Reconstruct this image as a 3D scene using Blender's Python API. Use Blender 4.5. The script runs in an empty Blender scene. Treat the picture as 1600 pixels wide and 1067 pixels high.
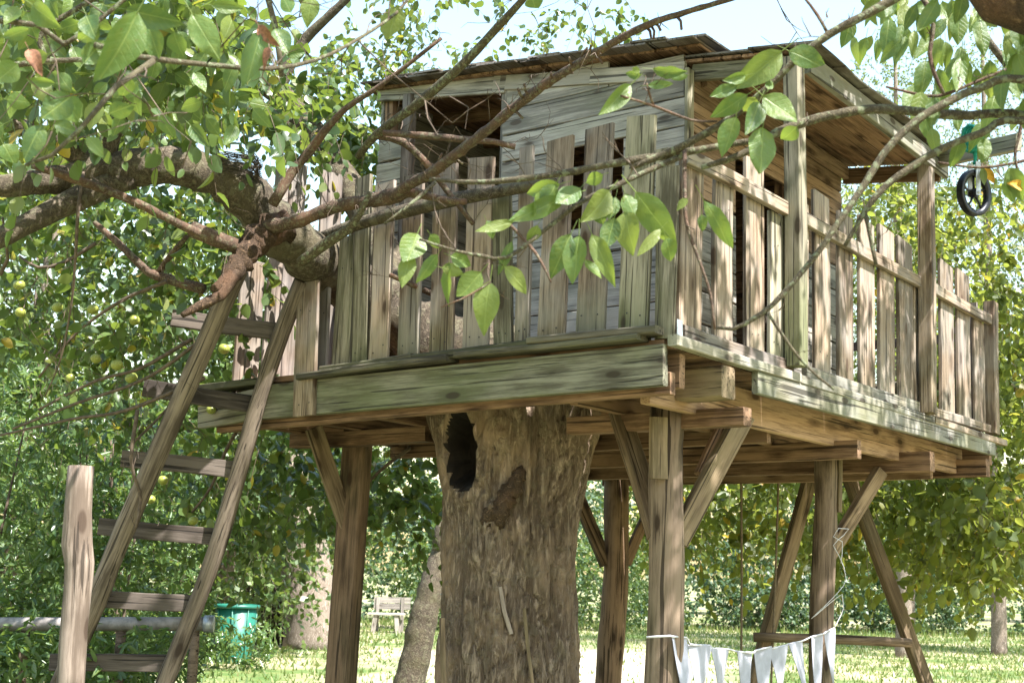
import bpy, math, random
import numpy as np
from mathutils import Vector, Matrix, Euler, noise as mnoise

# ------------------------------------------------------------------ camera, sky, sun, exposure
scene = bpy.context.scene
col = scene.collection
FPX = 2050.0                                   # focal length in photograph pixels (1600 wide)
PITCH, ROLL, YAW = math.radians(9.98), math.radians(1.37), math.radians(53.5)
CAM = np.array([0.0, 0.0, 1.6])
_R0 = np.array([1, 0, 0.]); FW = np.array([0, math.cos(PITCH), math.sin(PITCH)])
_U0 = np.array([0, -math.sin(PITCH), math.cos(PITCH)])
RT = _R0*math.cos(ROLL) + _U0*math.sin(ROLL)
UP = -_R0*math.sin(ROLL) + _U0*math.cos(ROLL)
cam_data = bpy.data.cameras.new('camera'); cam = bpy.data.objects.new('camera', cam_data); col.objects.link(cam)
cam_data.sensor_width = 36; cam_data.lens = FPX/1600*36; cam_data.clip_start = 0.05; cam_data.clip_end = 2000
cam.matrix_world = Matrix(((RT[0], UP[0], -FW[0], CAM[0]), (RT[1], UP[1], -FW[1], CAM[1]),
                           (RT[2], UP[2], -FW[2], CAM[2]), (0, 0, 0, 1)))
scene.camera = cam
cam_data.dof.use_dof = True; cam_data.dof.focus_distance = 6.8; cam_data.dof.aperture_fstop = 8.0
SUN_EL = math.radians(56); SUN_AZ = np.array([0.76, -0.65])          # direction towards the sun (x, y)
SUN_AZ = SUN_AZ/np.linalg.norm(SUN_AZ)
SUN = np.array([SUN_AZ[0]*math.cos(SUN_EL), SUN_AZ[1]*math.cos(SUN_EL), math.sin(SUN_EL)])
world = bpy.data.worlds.new('World'); scene.world = world; world.use_nodes = True
wn = world.node_tree.nodes; wl = world.node_tree.links
sky = wn.new('ShaderNodeTexSky'); sky.sky_type = 'NISHITA'; sky.sun_disc = False
sky.sun_elevation = SUN_EL; sky.sun_rotation = math.atan2(SUN_AZ[0], SUN_AZ[1])
sky.air_density = 2.0; sky.dust_density = 1.0; sky.ozone_density = 2.2
bg = wn['Background']; bg.inputs['Strength'].default_value = 0.105
wl.new(sky.outputs[0], bg.inputs['Color'])
sd = bpy.data.lights.new('sun', 'SUN'); sd.energy = 5.0; sd.angle = math.radians(0.5); sd.color = (1.0, 0.975, 0.94)
so = bpy.data.objects.new('sun', sd); col.objects.link(so)
so.rotation_euler = Vector(-SUN).to_track_quat('-Z', 'Y').to_euler(); so.location = (10, -6, 14)
scene.view_settings.view_transform = 'Standard'; scene.view_settings.look = 'None'
scene.view_settings.exposure = 1.95; scene.view_settings.gamma = 1.0
scene.view_settings.use_curve_mapping = False
cy = scene.cycles; cy.max_bounces = 4; cy.diffuse_bounces = 2; cy.glossy_bounces = 2; cy.transmission_bounces = 3; cy.caustics_reflective = False; cy.caustics_refractive = False

# ------------------------------------------------------------------ geometry helpers
rng = np.random.default_rng(7); rnd = random.Random(7)
WM = {}                                        # world matrix of every object built here

def ray(px, py): return FW + (px-800)/FPX*RT - (py-533.5)/FPX*UP
def at(px, py, Y):
    """point of the place seen at that spot of the photograph, Y metres away"""
    d = ray(px, py); return CAM + d*(Y/d[1])
VX = np.array([math.cos(YAW), math.sin(YAW), 0]); VY = np.array([-math.sin(YAW), math.cos(YAW), 0])
DC = at(1045, 528, 5.8)                        # near corner of the deck: x runs along the right side, y along the front
def H(x, y, z): return DC + x*VX + y*VY + np.array([0, 0, z])
def on_x(px, py, x0):
    d = ray(px, py); return CAM + d*((x0 + (DC-CAM) @ VX)/(d @ VX))
def on_y(px, py, y0):
    d = ray(px, py); return CAM + d*((y0 + (DC-CAM) @ VY)/(d @ VY))
def local(p): d = np.asarray(p)-DC; return d @ VX, d @ VY, d[2]
def unit(a): a = np.asarray(a, float); return a/(np.linalg.norm(a)+1e-12)

def link(name, data, parent=None, M=None):
    o = bpy.data.objects.new(name, data); col.objects.link(o)
    M = M if M is not None else Matrix.Identity(4)
    WM[o] = M
    if parent is not None:
        o.parent = parent; o.matrix_basis = WM[parent].inverted() @ M
    else: o.matrix_basis = M
    return o
def tag(o, label=None, cat=None, group=None, kind=None):
    for k, v in (('label', label), ('category', cat), ('group', group), ('kind', kind)):
        if v: o[k] = v
    return o
def empty(name, loc, label, cat, group=None, rz=0):
    M = Matrix.Translation(Vector(loc)) @ Matrix.Rotation(rz, 4, 'Z')
    o = link(name, None, None, M); o.empty_display_size = .2
    return tag(o, label, cat, group)
def mesh(name, V, Fc, mat=None, smooth=False):
    m = bpy.data.meshes.new(name)
    m.from_pydata([tuple(map(float, p)) for p in V], [], [tuple(map(int, f)) for f in Fc])
    if mat: m.materials.append(mat)
    if smooth: m.polygons.foreach_set('use_smooth', [True]*len(m.polygons))
    m.update(); return m
def mesh_np(name, V, T, mat):
    """fast mesh of triangles"""
    m = bpy.data.meshes.new(name); V = np.ascontiguousarray(V, np.float32); T = np.ascontiguousarray(T, np.int32)
    m.vertices.add(len(V)); m.vertices.foreach_set('co', V.ravel())
    m.loops.add(T.size); m.loops.foreach_set('vertex_index', T.ravel())
    m.polygons.add(len(T)); m.polygons.foreach_set('loop_start', np.arange(0, T.size, 3, dtype=np.int32))
    m.materials.append(mat); m.update(calc_edges=True); m.validate(); return m

def frame(ax, wd):
    X = unit(ax); Y = np.asarray(wd, float); Y = unit(Y - (Y @ X)*X); return X, Y, np.cross(X, Y)
def board(name, p0, p1, w, t, wdir, mat, parent, warp=.006, ch=.004, taper=1.0, skew=0.0):
    """a plank from p0 to p1: chamfered section, three rings, its own grain axis along X"""
    p0 = np.asarray(p0, float); p1 = np.asarray(p1, float); L = np.linalg.norm(p1-p0)
    X, Y, Z = frame(p1-p0, wdir); V = []; c = min(ch, w*.2, t*.2)
    for i, s in enumerate((-.5, rnd.uniform(-.12, .12), .5)):
        k = 1 if i < 2 else taper
        hw, ht = w/2*k*(1+rnd.uniform(-.02, .02)), t/2*(1+rnd.uniform(-.04, .04))
        oy, oz = (rnd.uniform(-warp, warp), rnd.uniform(-warp, warp)) if i == 1 else (rnd.uniform(-warp, warp)*.3, 0)
        for a, b in ((-hw+c, -ht), (hw-c, -ht), (hw, -ht+c), (hw, ht-c), (hw-c, ht), (-hw+c, ht), (-hw, ht-c), (-hw, -ht+c)):
            sk = skew*a if i == 2 else (rnd.uniform(-.03, .03)*a if i != 1 else 0)
            V.append((s*L+sk, a+oy, b+oz))
    Fc = [tuple(range(7, -1, -1)), tuple(range(16, 24))]
    for r in range(2):
        for k in range(8):
            Fc.append((r*8+k, r*8+(k+1) % 8, r*8+8+(k+1) % 8, r*8+8+k))
    M = Matrix([[X[i], Y[i], Z[i], ((p0+p1)/2)[i]] for i in range(3)] + [[0, 0, 0, 1]])
    return link(name, mesh(name, V, Fc, mat), parent, M)

def resample(P, Rr, step):
    """Catmull-Rom through P with radii"""
    P = np.asarray(P, float); Rr = np.asarray(Rr, float); out = []; ro = []
    Q = np.vstack([2*P[0]-P[1], P, 2*P[-1]-P[-2]])
    for i in range(len(P)-1):
        a, b, c, d = Q[i], Q[i+1], Q[i+2], Q[i+3]
        n = max(1, int(np.linalg.norm(c-b)/step))
        for k in range(n):
            t = k/n
            out.append(.5*((2*b)+(-a+c)*t+(2*a-5*b+4*c-d)*t*t+(-a+3*b-3*c+d)*t**3)); ro.append(Rr[i]*(1-t)+Rr[i+1]*t)
    out.append(P[-1]); ro.append(Rr[-1]); return np.array(out), np.array(ro)
def tube_geo(P, Rr, n=8, rough=0.0, seed=0., cap=True, freq=1.0):
    V = []; Fc = []; N = len(P)
    T = np.gradient(P, axis=0); T /= np.linalg.norm(T, axis=1)[:, None]+1e-9
    a = unit(np.cross(T[0], [0.3, .2, 1.0])); 
    for i in range(N):
        a = unit(a - (a @ T[i])*T[i]); b = np.cross(T[i], a)
        for k in range(n):
            ph = 2*math.pi*k/n; d = a*math.cos(ph)+b*math.sin(ph); r = Rr[i]
            if rough:
                q = Vector(P[i]+d*r)*freq
                r *= 1+rough*(mnoise.noise(q/max(Rr[i], .004)*.55+Vector((seed, 0, 0)))*1.1 + mnoise.noise(q/max(Rr[i], .004)*1.6)*.5)
            V.append(P[i]+d*r)
    for i in range(N-1):
        for k in range(n):
            Fc.append((i*n+k, i*n+(k+1) % n, (i+1)*n+(k+1) % n, (i+1)*n+k))
    if cap: Fc.append(tuple(range(n-1, -1, -1))); Fc.append(tuple((N-1)*n+k for k in range(n)))
    return V, Fc
def tube(name, P, Rr, mat, parent, n=8, step=.06, rough=.12, smooth=True):
    Pr, rr = resample(P, Rr, step); V, Fc = tube_geo(Pr, rr, n, rough, rnd.uniform(0, 50))
    return link(name, mesh(name, V, Fc, mat, smooth), parent)

# ------------------------------------------------------------------ materials
class NT:
    def __init__(s, name):
        s.m = bpy.data.materials.new(name); s.m.use_nodes = True; s.t = s.m.node_tree; s.t.nodes.clear()
        s.out = s.n('ShaderNodeOutputMaterial')
    def n(s, t, **kw):
        x = s.t.nodes.new(t)
        for k, v in kw.items(): setattr(x, k, v)
        return x
    def set(s, sock, v):
        if isinstance(v, bpy.types.NodeSocket): s.t.links.new(v, sock)
        else: sock.default_value = v
    def noise(s, vec, scale, detail=4, rough=.55, dist=0.0):
        x = s.n('ShaderNodeTexNoise'); s.set(x.inputs['Vector'], vec); s.set(x.inputs['Scale'], scale)
        x.inputs['Detail'].default_value = detail; x.inputs['Roughness'].default_value = rough
        x.inputs['Distortion'].default_value = dist; return x.outputs['Fac']
    def vor(s, vec, scale, feat='F1'):
        x = s.n('ShaderNodeTexVoronoi', feature=feat); s.set(x.inputs['Vector'], vec); s.set(x.inputs['Scale'], scale)
        return x.outputs['Distance']
    def scale(s, vec, sc):
        x = s.n('ShaderNodeVectorMath', operation='MULTIPLY'); s.set(x.inputs[0], vec); s.set(x.inputs[1], sc); return x.outputs[0]
    def addv(s, a, b):
        x = s.n('ShaderNodeVectorMath', operation='ADD'); s.set(x.inputs[0], a); s.set(x.inputs[1], b); return x.outputs[0]
    def math(s, op, a, b=0.0, clamp=False):
        x = s.n('ShaderNodeMath', operation=op, use_clamp=clamp); s.set(x.inputs[0], a); s.set(x.inputs[1], b); return x.outputs[0]
    def ramp(s, v, lo, hi, a=0.0, b=1.0):
        x = s.n('ShaderNodeMapRange'); x.interpolation_type = 'SMOOTHSTEP'; s.set(x.inputs[0], v)
        for i, q in enumerate((lo, hi, a, b)): s.set(x.inputs[i+1], q)
        return x.outputs[0]
    def mix(s, f, a, b, mode='MIX'):
        x = s.n('ShaderNodeMix', data_type='RGBA', blend_type=mode); s.set(x.inputs[0], f)
        for i, q in ((6, a), (7, b)): s.set(x.inputs[i], (*q, 1) if isinstance(q, tuple) else q)
        return x.outputs[2]
    def bump(s, h, strength, dist):
        x = s.n('ShaderNodeBump'); s.set(x.inputs['Height'], h); x.inputs['Strength'].default_value = strength
        x.inputs['Distance'].default_value = dist; return x.outputs[0]
    def bsdf(s, color, rough=.8, normal=None, spec=.3, **kw):
        x = s.n('ShaderNodeBsdfPrincipled'); s.set(x.inputs['Base Color'], (*color, 1) if isinstance(color, tuple) else color)
        s.set(x.inputs['Roughness'], rough); x.inputs['Specular IOR Level'].default_value = spec
        if normal is not None: s.set(x.inputs['Normal'], normal)
        for k, v in kw.items(): s.set(x.inputs[k], v)
        return x.outputs[0]
    def done(s, sh): s.t.links.new(sh, s.out.inputs['Surface']); return s.m

def wood(name, light, dark, moss=0.0, foot=0.0, mosscol=(.135, .155, .06), grain=1.0, stain=.35, rough=.85, knots=1.0, grey=0.0):
    """weathered plank: grain runs along the plank's own X; green algae with patches of its own, more at the foot"""
    light = tuple(v*.80 for v in light); dark = tuple(v*.62 for v in dark); mosscol = tuple(v*.85 for v in mosscol)      # wood tones lowered so the shaded house reads darker than the garden
    s = NT(name); tc = s.n('ShaderNodeTexCoord').outputs['Object']; oi = s.n('ShaderNodeObjectInfo').outputs['Random']
    off = s.n('ShaderNodeCombineXYZ'); s.set(off.inputs[0], s.math('MULTIPLY', oi, 37.0)); s.set(off.inputs[1], s.math('MULTIPLY', oi, 91.0)); s.set(off.inputs[2], s.math('MULTIPLY', oi, 53.0))
    p = s.addv(tc, off.outputs[0])
    kn = s.vor(s.scale(p, (3.4, 9, 9)), 1.0)                        # knots
    knot = s.ramp(kn, .12, .20, 1.0, 0.0)
    ring = s.ramp(kn, .1, .5, 1.0, 0.0)
    pw = s.addv(p, s.scale(s.n('ShaderNodeCombineXYZ').outputs[0], (1, 1, 1)))
    big = s.noise(s.scale(p, (1.3, 16, 16)), 1.0, 5, .6, .6)
    fine = s.noise(s.scale(p, (6, 110, 110)), 1.0, 4, .75)
    blot = s.noise(s.scale(p, (2.2, 4, 4)), 1.0, 4, .6)
    crack = s.ramp(s.noise(s.scale(p, (1.1, 60, 60)), 1.0, 2, .5, .3), .615, .65)
    mid = s.noise(s.scale(p, (2.0, 42, 42)), 1.0, 5, .7, .3)
    g = s.math('ADD', s.math('MULTIPLY', big, .38), s.math('ADD', s.math('MULTIPLY', mid, .42), s.math('MULTIPLY', fine, .30)))
    g = s.math('ADD', g, s.math('MULTIPLY', ring, -.12*knots))
    o2 = s.math('FRACT', s.math('MULTIPLY', oi, 7.37)); lo = s.math('ADD', s.math('MULTIPLY', o2, .12), .37)
    c = s.mix(s.ramp(g, lo, s.math('ADD', lo, .22)), dark, light)
    val = s.math('ADD', s.math('MULTIPLY', oi, .42), .79)
    vc = s.n('ShaderNodeCombineXYZ')
    for i in range(3): s.set(vc.inputs[i], val)
    c = s.mix(1.0, c, vc.outputs[0], 'MULTIPLY')
    if grey: c = s.mix(s.ramp(s.noise(p, 3.1, 3), .38, .62, 0, grey), c, (.30, .295, .29))
    c = s.mix(s.math('MULTIPLY', s.ramp(blot, .5, .72), stain), c, (dark[0]*.45, dark[1]*.45, dark[2]*.45))
    if moss or foot:
        mn = s.noise(s.scale(p, (1.6, 3.2, 3.2)), 1.0, 4, .6)
        thr = s.ramp(mn, .40, .66, 0, moss)
        if foot:
            sx = s.n('ShaderNodeSeparateXYZ'); s.set(sx.inputs[0], tc)
            low = s.math('MULTIPLY', s.ramp(s.math('ADD', sx.outputs[0], s.math('MULTIPLY', mn, .5)), -.34, .05, 1, 0), foot)
            thr = s.math('MAXIMUM', thr, low)
        thr = s.math('MULTIPLY', thr, s.ramp(fine, .3, .55, .55, 1.0))
        c = s.mix(thr, c, mosscol)
    if knots: c = s.mix(s.math('MULTIPLY', knot, .85*knots), c, (dark[0]*.42, dark[1]*.36, dark[2]*.32))
    c = s.mix(s.math('MULTIPLY', crack, .85), c, (dark[0]*.3, dark[1]*.3, dark[2]*.3))
    h = s.math('ADD', s.math('MULTIPLY', g, 1.0), s.math('MULTIPLY', crack, -.9))
    return s.done(s.bsdf(c, rough, s.bump(h, .55*grain, .006), .25))

def bark(name, c1, c2, c3, sc=1.0, lichen=0.0, bump=.9, along=(1, 1, .45), lich=(.30, .31, .2)):
    s = NT(name); tc = s.n('ShaderNodeTexCoord').outputs['Object']
    p = s.scale(tc, along)
    w = s.noise(p, 6*sc, 5, .6); vv = s.addv(s.scale(p, (1, 1, 1)), s.scale(s.n('ShaderNodeTexNoise').outputs['Color'], (.05, .05, .05)))
    fib = s.noise(s.scale(tc, (along[0], along[1], along[2]*.55)), 34*sc, 6, .68, 1.2); fine = s.noise(p, 95*sc, 5, .7, .4)
    cr = s.noise(p, 15*sc, 5, .7, 1.8); rid = s.math('ABSOLUTE', s.math('SUBTRACT', cr, .5))
    h = s.math('ADD', s.math('MULTIPLY', s.ramp(rid, 0, .16), .35), s.math('MULTIPLY', fib, .75))
    h = s.math('ADD', s.math('ADD', h, s.math('MULTIPLY', fine, .35)), s.math('MULTIPLY', w, .25))
    c = s.mix(s.ramp(h, .55, 1.2), c1, c2); c = s.mix(s.ramp(s.noise(tc, 3.2*sc, 4), .45, .7, 0, .8), c, c3)
    if lichen:
        ln = s.noise(tc, 16*sc, 5, .62)
        c = s.mix(s.ramp(ln, .52, .60, 0, lichen), c, lich)
        h = s.math('ADD', h, s.ramp(ln, .52, .6, 0, .35))
    return s.done(s.bsdf(c, .9, s.bump(h, bump, .012/sc), .2))

def leaf_mat(name, cols, trans=.45, veins=False, isl=True, rough=.42, spec=.45, tcol=None):
    s = NT(name)
    r = s.n('ShaderNodeNewGeometry').outputs['Random Per Island'] if isl else s.n('ShaderNodeObjectInfo').outputs['Random']
    cr = s.n('ShaderNodeValToRGB'); s.set(cr.inputs[0], r); e = cr.color_ramp.elements
    while len(e) < len(cols): e.new(.5)
    for i, (pos, c) in enumerate(cols): e[i].position = pos; e[i].color = (*c, 1)
    c = cr.outputs[0]; nrm = None
    tc = s.n('ShaderNodeTexCoord').outputs['Object']
    if veins:
        sx = s.n('ShaderNodeSeparateXYZ'); s.set(sx.inputs[0], tc)
        ay = s.math('ABSOLUTE', sx.outputs[1])
        mid = s.ramp(ay, .006, .02, 1, 0)
        ph = s.math('MULTIPLY', s.math('SUBTRACT', sx.outputs[0], s.math('MULTIPLY', ay, .75)), 52)
        sv = s.ramp(s.math('SINE', ph), .86, 1.0)
        vein = s.math('MAXIMUM', mid, s.math('MULTIPLY', sv, .22))
        off = s.n('ShaderNodeCombineXYZ'); s.set(off.inputs[2], s.math('MULTIPLY', r, 40)); s.set(off.inputs[0], s.math('MULTIPLY', r, 93))
        nn = s.noise(s.addv(tc, off.outputs[0]), 4.0, 4, .6)
        c = s.mix(s.ramp(nn, .4, .7, 0, .45), c, (.17, .2, .035))
        c = s.mix(s.ramp(s.noise(s.addv(tc, off.outputs[0]), 11, 3), .68, .74, 0, .7), c, (.13, .07, .025))
        c = s.mix(s.math('MULTIPLY', vein, .55), c, (.26, .32, .09))
        nrm = s.bump(s.math('ADD', s.math('MULTIPLY', vein, -1.0), s.math('MULTIPLY', nn, .7)), .3, .02)
    pb = s.bsdf(c, rough, nrm, spec)
    tr = s.n('ShaderNodeBsdfTranslucent')
    tcn = s.mix(.5, c, tcol or (.28, .36, .03)); s.set(tr.inputs[0], tcn)
    mx = s.n('ShaderNodeMixShader'); mx.inputs[0].default_value = trans
    s.t.links.new(pb, mx.inputs[1]); s.t.links.new(tr.outputs[0], mx.inputs[2])
    return s.done(mx.outputs[0])
def plain(name, c, rough=.6, var=.25, sc=9., metal=0., bump=.1):
    s = NT(name); tc = s.n('ShaderNodeTexCoord').outputs['Object']; n = s.noise(tc, sc, 5, .6)
    k = s.mix(s.ramp(n, .35, .7), tuple(x*(1-var) for x in c), tuple(min(1, x*(1+var*.4)) for x in c))
    return s.done(s.bsdf(k, rough, s.bump(n, bump, .004), .4, Metallic=metal))

M = dict(
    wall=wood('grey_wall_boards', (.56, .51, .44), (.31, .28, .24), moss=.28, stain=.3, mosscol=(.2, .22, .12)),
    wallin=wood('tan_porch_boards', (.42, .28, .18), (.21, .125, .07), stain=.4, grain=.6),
    slat=wood('tan_slats', (.42, .315, .24), (.17, .115, .08), moss=.05, foot=.45, stain=.3, grey=.35),
    slatgreen=wood('mossy_slats', (.37, .325, .245), (.15, .128, .088), moss=.3, foot=.65, stain=.25),
    slatr=wood('right_slats', (.43, .32, .235), (.185, .123, .083), moss=.08, foot=.2, stain=.25, grey=.3),
    slatdark=wood('red_grey_boards', (.29, .225, .185), (.14, .10, .08), moss=.12, stain=.4, grey=.3),
    fascia=wood('green_fascia', (.30, .285, .21), (.14, .125, .09), moss=.5, stain=.45),
    fasciar=wood('right_fascia', (.35, .31, .24), (.18, .155, .115), moss=.45, stain=.35, grey=.4),
    edge=wood('rotten_edge_planks', (.15, .13, .095), (.055, .047, .035), moss=.3, stain=.5, grain=1.6),
    beam=wood('brown_beams', (.34, .205, .125), (.145, .08, .047), stain=.5, grain=.6),
    beamtan=wood('tan_beams', (.45, .29, .18), (.24, .14, .08), stain=.3, grain=.5),
    post=wood('brown_square_posts', (.30, .19, .12), (.13, .078, .046), stain=.5, moss=.12),
    brace=wood('brace_timber', (.34, .24, .155), (.18, .12, .074), moss=.2, stain=.35),
    log=wood('debarked_log', (.31, .22, .16), (.13, .087, .06), stain=.4, moss=.18, grain=1.3),
    pale=wood('pale_log', (.38, .30, .245), (.18, .132, .10), stain=.35, grain=1.2),
    pole=wood('ladder_pole', (.25, .195, .15), (.10, .074, .055), stain=.4, grain=1.2),
    rung=wood('ladder_rung', (.15, .12, .10), (.07, .054, .044), stain=.4, knots=.4),
    shingle=wood('roof_shingle', (.20, .155, .125), (.085, .062, .05), stain=.5, moss=.12, knots=.3, grey=.4),
    roofin=wood('roof_underside', (.42, .26, .16), (.19, .105, .06), stain=.5, grain=.6),
    trunk=bark('trunk_bark', (.095, .064, .044), (.36, .27, .20), (.32, .22, .145), .9, lichen=.15, bump=1.0, along=(1, 1, .2), lich=(.24, .22, .15)),
    limb=bark('limb_bark', (.045, .035, .025), (.175, .14, .10), (.12, .10, .06), 1.3, lichen=.35, along=(1, 1, 1), lich=(.20, .19, .12)),
    spur=bark('red_branch_bark', (.055, .036, .027), (.185, .125, .09), (.15, .085, .055), 2.6, lichen=.25, along=(1, 1, 1)),
    rot=bark('rotten_stub', (.04, .026, .018), (.18, .115, .072), (.14, .075, .045), 1.5, bump=1.3, along=(1, 1, 1)),
    lichen=bark('lichened_branch', (.05, .04, .026), (.17, .14, .09), (.10, .085, .05), 3.0, lichen=.7, along=(1, 1, 1), lich=(.21, .23, .14)),
    twig=plain('twig_bark', (.12, .085, .06), .85, .45, 30),
    farbark=bark('far_bark', (.13, .10, .075), (.36, .30, .25), (.22, .18, .14), .9, along=(1, 1, .5)),
    white_cloth=plain('bunting_cloth', (.38, .38, .44), .9, .15, 14),
    cord=plain('white_cord', (.66, .64, .68), .8, .15, 40),
    rope=plain('brown_rope', (.20, .15, .10), .9, .3, 60),
    teal=plain('teal_rope', (.01, .26, .21), .7, .3, 60),
    iron=plain('black_iron', (.035, .036, .042), .38, .4, 25, .6),
    steel=plain('grey_steel', (.42, .44, .48), .45, .3, 30, .6),
    bin=plain('green_plastic', (.015, .125, .085), .4, .2, 6),
    pipe=plain('grey_pipe', (.27, .24, .225), .55, .45, 12),
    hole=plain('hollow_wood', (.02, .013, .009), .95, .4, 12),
    apple=plain('apple_skin', (.30, .33, .07), .35, .4, 9),
    dead=plain('dead_leaf', (.24, .11, .06), .8, .4, 9),
    gold=plain('yellow_leaf', (.62, .36, .05), .7, .3, 9),
    bench=wood('bench_boards', (.42, .37, .32), (.27, .235, .20), stain=.2),
    picket=wood('dark_pickets', (.13, .10, .075), (.06, .047, .036), stain=.3),
    nest=plain('nest_straw', (.17, .14, .11), .95, .6, 60, bump=.6),
)
M['leaf_near'] = leaf_mat('large_leaf', [(0, (.055, .105, .035)), (.4, (.085, .15, .04)), (.75, (.12, .18, .045)), (1, (.18, .21, .055))], .42, True, False)
M['leaf_apple'] = leaf_mat('apple_leaf', [(0, (.035, .065, .025)), (.45, (.065, .11, .035)), (.8, (.11, .165, .045)), (.955, (.17, .19, .045)), (1, (.40, .26, .03))], .45, rough=.33, spec=.6)
M['leaf_bright'] = leaf_mat('bright_apple_leaf', [(0, (.06, .09, .025)), (.5, (.105, .145, .035)), (.85, (.15, .18, .04)), (.95, (.20, .20, .04)), (1, (.48, .28, .03))], .62, tcol=(.36, .40, .05))
M['leaf_willow'] = leaf_mat('willow_leaf', [(0, (.06, .12, .045)), (.5, (.10, .175, .06)), (1, (.18, .25, .10))], .5, rough=.3, spec=.7)
M['leaf_birch'] = leaf_mat('birch_leaf', [(0, (.07, .11, .03)), (.6, (.12, .165, .05)), (1, (.24, .26, .09))], .45)
M['leaf_hedge'] = leaf_mat('hedge_leaf', [(0, (.025, .055, .03)), (.6, (.05, .095, .045)), (1, (.09, .14, .06))], .3)
M['leaf_far'] = leaf_mat('far_leaf', [(0, (.045, .085, .03)), (.6, (.085, .135, .04)), (1, (.15, .20, .06))], .4)
M['blade'] = leaf_mat('grass_blade', [(0, (.07, .12, .03)), (.5, (.12, .175, .05)), (.8, (.2, .22, .08)), (1, (.3, .28, .13))], .35)

def ground_mat():
    s = NT('meadow'); tc = s.n('ShaderNodeTexCoord').outputs['Object']
    a = s.noise(tc, .35, 5, .6); b = s.noise(tc, 2.2, 6, .65); c3 = s.noise(tc, 26, 4, .6)
    c = s.mix(s.ramp(b, .38, .66), (.075, .125, .035), (.15, .17, .06))
    c = s.mix(s.ramp(a, .42, .56, 0, .8), c, (.38, .32, .2))
    c = s.mix(s.ramp(c3, .4, .7, 0, .25), c, (.08, .11, .035))
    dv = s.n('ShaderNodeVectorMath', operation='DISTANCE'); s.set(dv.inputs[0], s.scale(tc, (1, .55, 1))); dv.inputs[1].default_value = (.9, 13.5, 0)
    pale_patch = s.ramp(s.math('ADD', dv.outputs['Value'], s.math('MULTIPLY', s.noise(tc, .8, 4), 3.0)), 3.2, 5.4, .85, 0)      # paler straw-coloured patch behind the house
    c = s.mix(pale_patch, c, (.42, .36, .27))
    return s.done(s.bsdf(c, .95, s.bump(c3, .6, .03), .1))
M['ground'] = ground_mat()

# ------------------------------------------------------------------ foliage helpers
def leaf_geo(P, D, S, wf=.30, upk=.9, curl=.1):
    """two-sided folded leaves: six outline points, four triangles each"""
    n = len(P); D = D/np.linalg.norm(D, axis=1)[:, None]
    Nn = rng.normal(size=(n, 3))*.75 + np.array([0, 0, upk]); sd = np.cross(Nn, D); sd /= np.linalg.norm(sd, axis=1)[:, None]+1e-9
    Nn = np.cross(D, sd); S = S[:, None]; w = wf*(1+rng.uniform(-.2, .2, (n, 1))); f = rng.uniform(.02, .16, (n, 1)); cu = rng.uniform(-.2, 1, (n, 1))*curl*2
    def pt(t, k, h): return P + S*(D*t + sd*(k*w) + Nn*h)
    V = np.stack([pt(0, 0, 0), pt(.24, .82, f), pt(.66, .85, f-cu*.5), pt(1, 0, -cu), pt(.66, -.85, f-cu*.5), pt(.24, -.82, f)], 1).reshape(-1, 3)
    T = np.array([[0, 3, 2], [0, 2, 1], [0, 5, 4], [0, 4, 3]])
    return V, (np.arange(n)[:, None, None]*6 + T[None]).reshape(-1, 3)
def leaf_geo3(P, D, S, wf=.30, upk=.9, curl=.1):
    """rounder folded leaves: ten outline points, eight triangles each"""
    n = len(P); D = D/np.linalg.norm(D, axis=1)[:, None]
    Nn = rng.normal(size=(n, 3))*.75 + np.array([0, 0, upk]); sd = np.cross(Nn, D); sd /= np.linalg.norm(sd, axis=1)[:, None]+1e-9
    Nn = np.cross(D, sd); S = S[:, None]; w = wf*(1+rng.uniform(-.25, .2, (n, 1))); f = rng.uniform(-.03, .2, (n, 1)); cu = rng.uniform(-.3, 1, (n, 1))*curl*2.4; tw = rng.uniform(-.12, .12, (n, 1))
    def pt(t, k): return P + S*(D*t + sd*(k*w) + Nn*(f*abs(k)-cu*t*t+tw*k*t))
    ts = ((.10, .52), (.32, .98), (.62, .92), (.86, .5))
    V = np.stack([pt(0, 0)]+[pt(t, k) for t, k in ts]+[pt(1, 0)]+[pt(t, -k) for t, k in ts[::-1]]+[pt(.32, 0), pt(.64, 0)], 1).reshape(-1, 3)
    T = np.array([[0, 10, 1], [1, 10, 2], [2, 10, 11], [2, 11, 3], [3, 11, 4], [4, 11, 5], [0, 9, 10], [9, 8, 10], [8, 11, 10], [8, 7, 11], [7, 6, 11], [6, 5, 11]])
    return V, (np.arange(n)[:, None, None]*12 + T[None]).reshape(-1, 3)
def leaf_geo2(P, D, S, wf=.34, upk=.8):
    n = len(P); D = D/np.linalg.norm(D, axis=1)[:, None]
    Nn = rng.normal(size=(n, 3))*.8 + np.array([0, 0, upk]); sd = np.cross(Nn, D); sd /= np.linalg.norm(sd, axis=1)[:, None]+1e-9
    S = S[:, None]
    V = np.stack([P, P+S*(D*.45+sd*wf), P+S*D, P+S*(D*.5-sd*wf)], 1).reshape(-1, 3)
    T = np.array([[0, 2, 1], [0, 3, 2]])
    return V, (np.arange(n)[:, None, None]*4 + T[None]).reshape(-1, 3)
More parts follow.
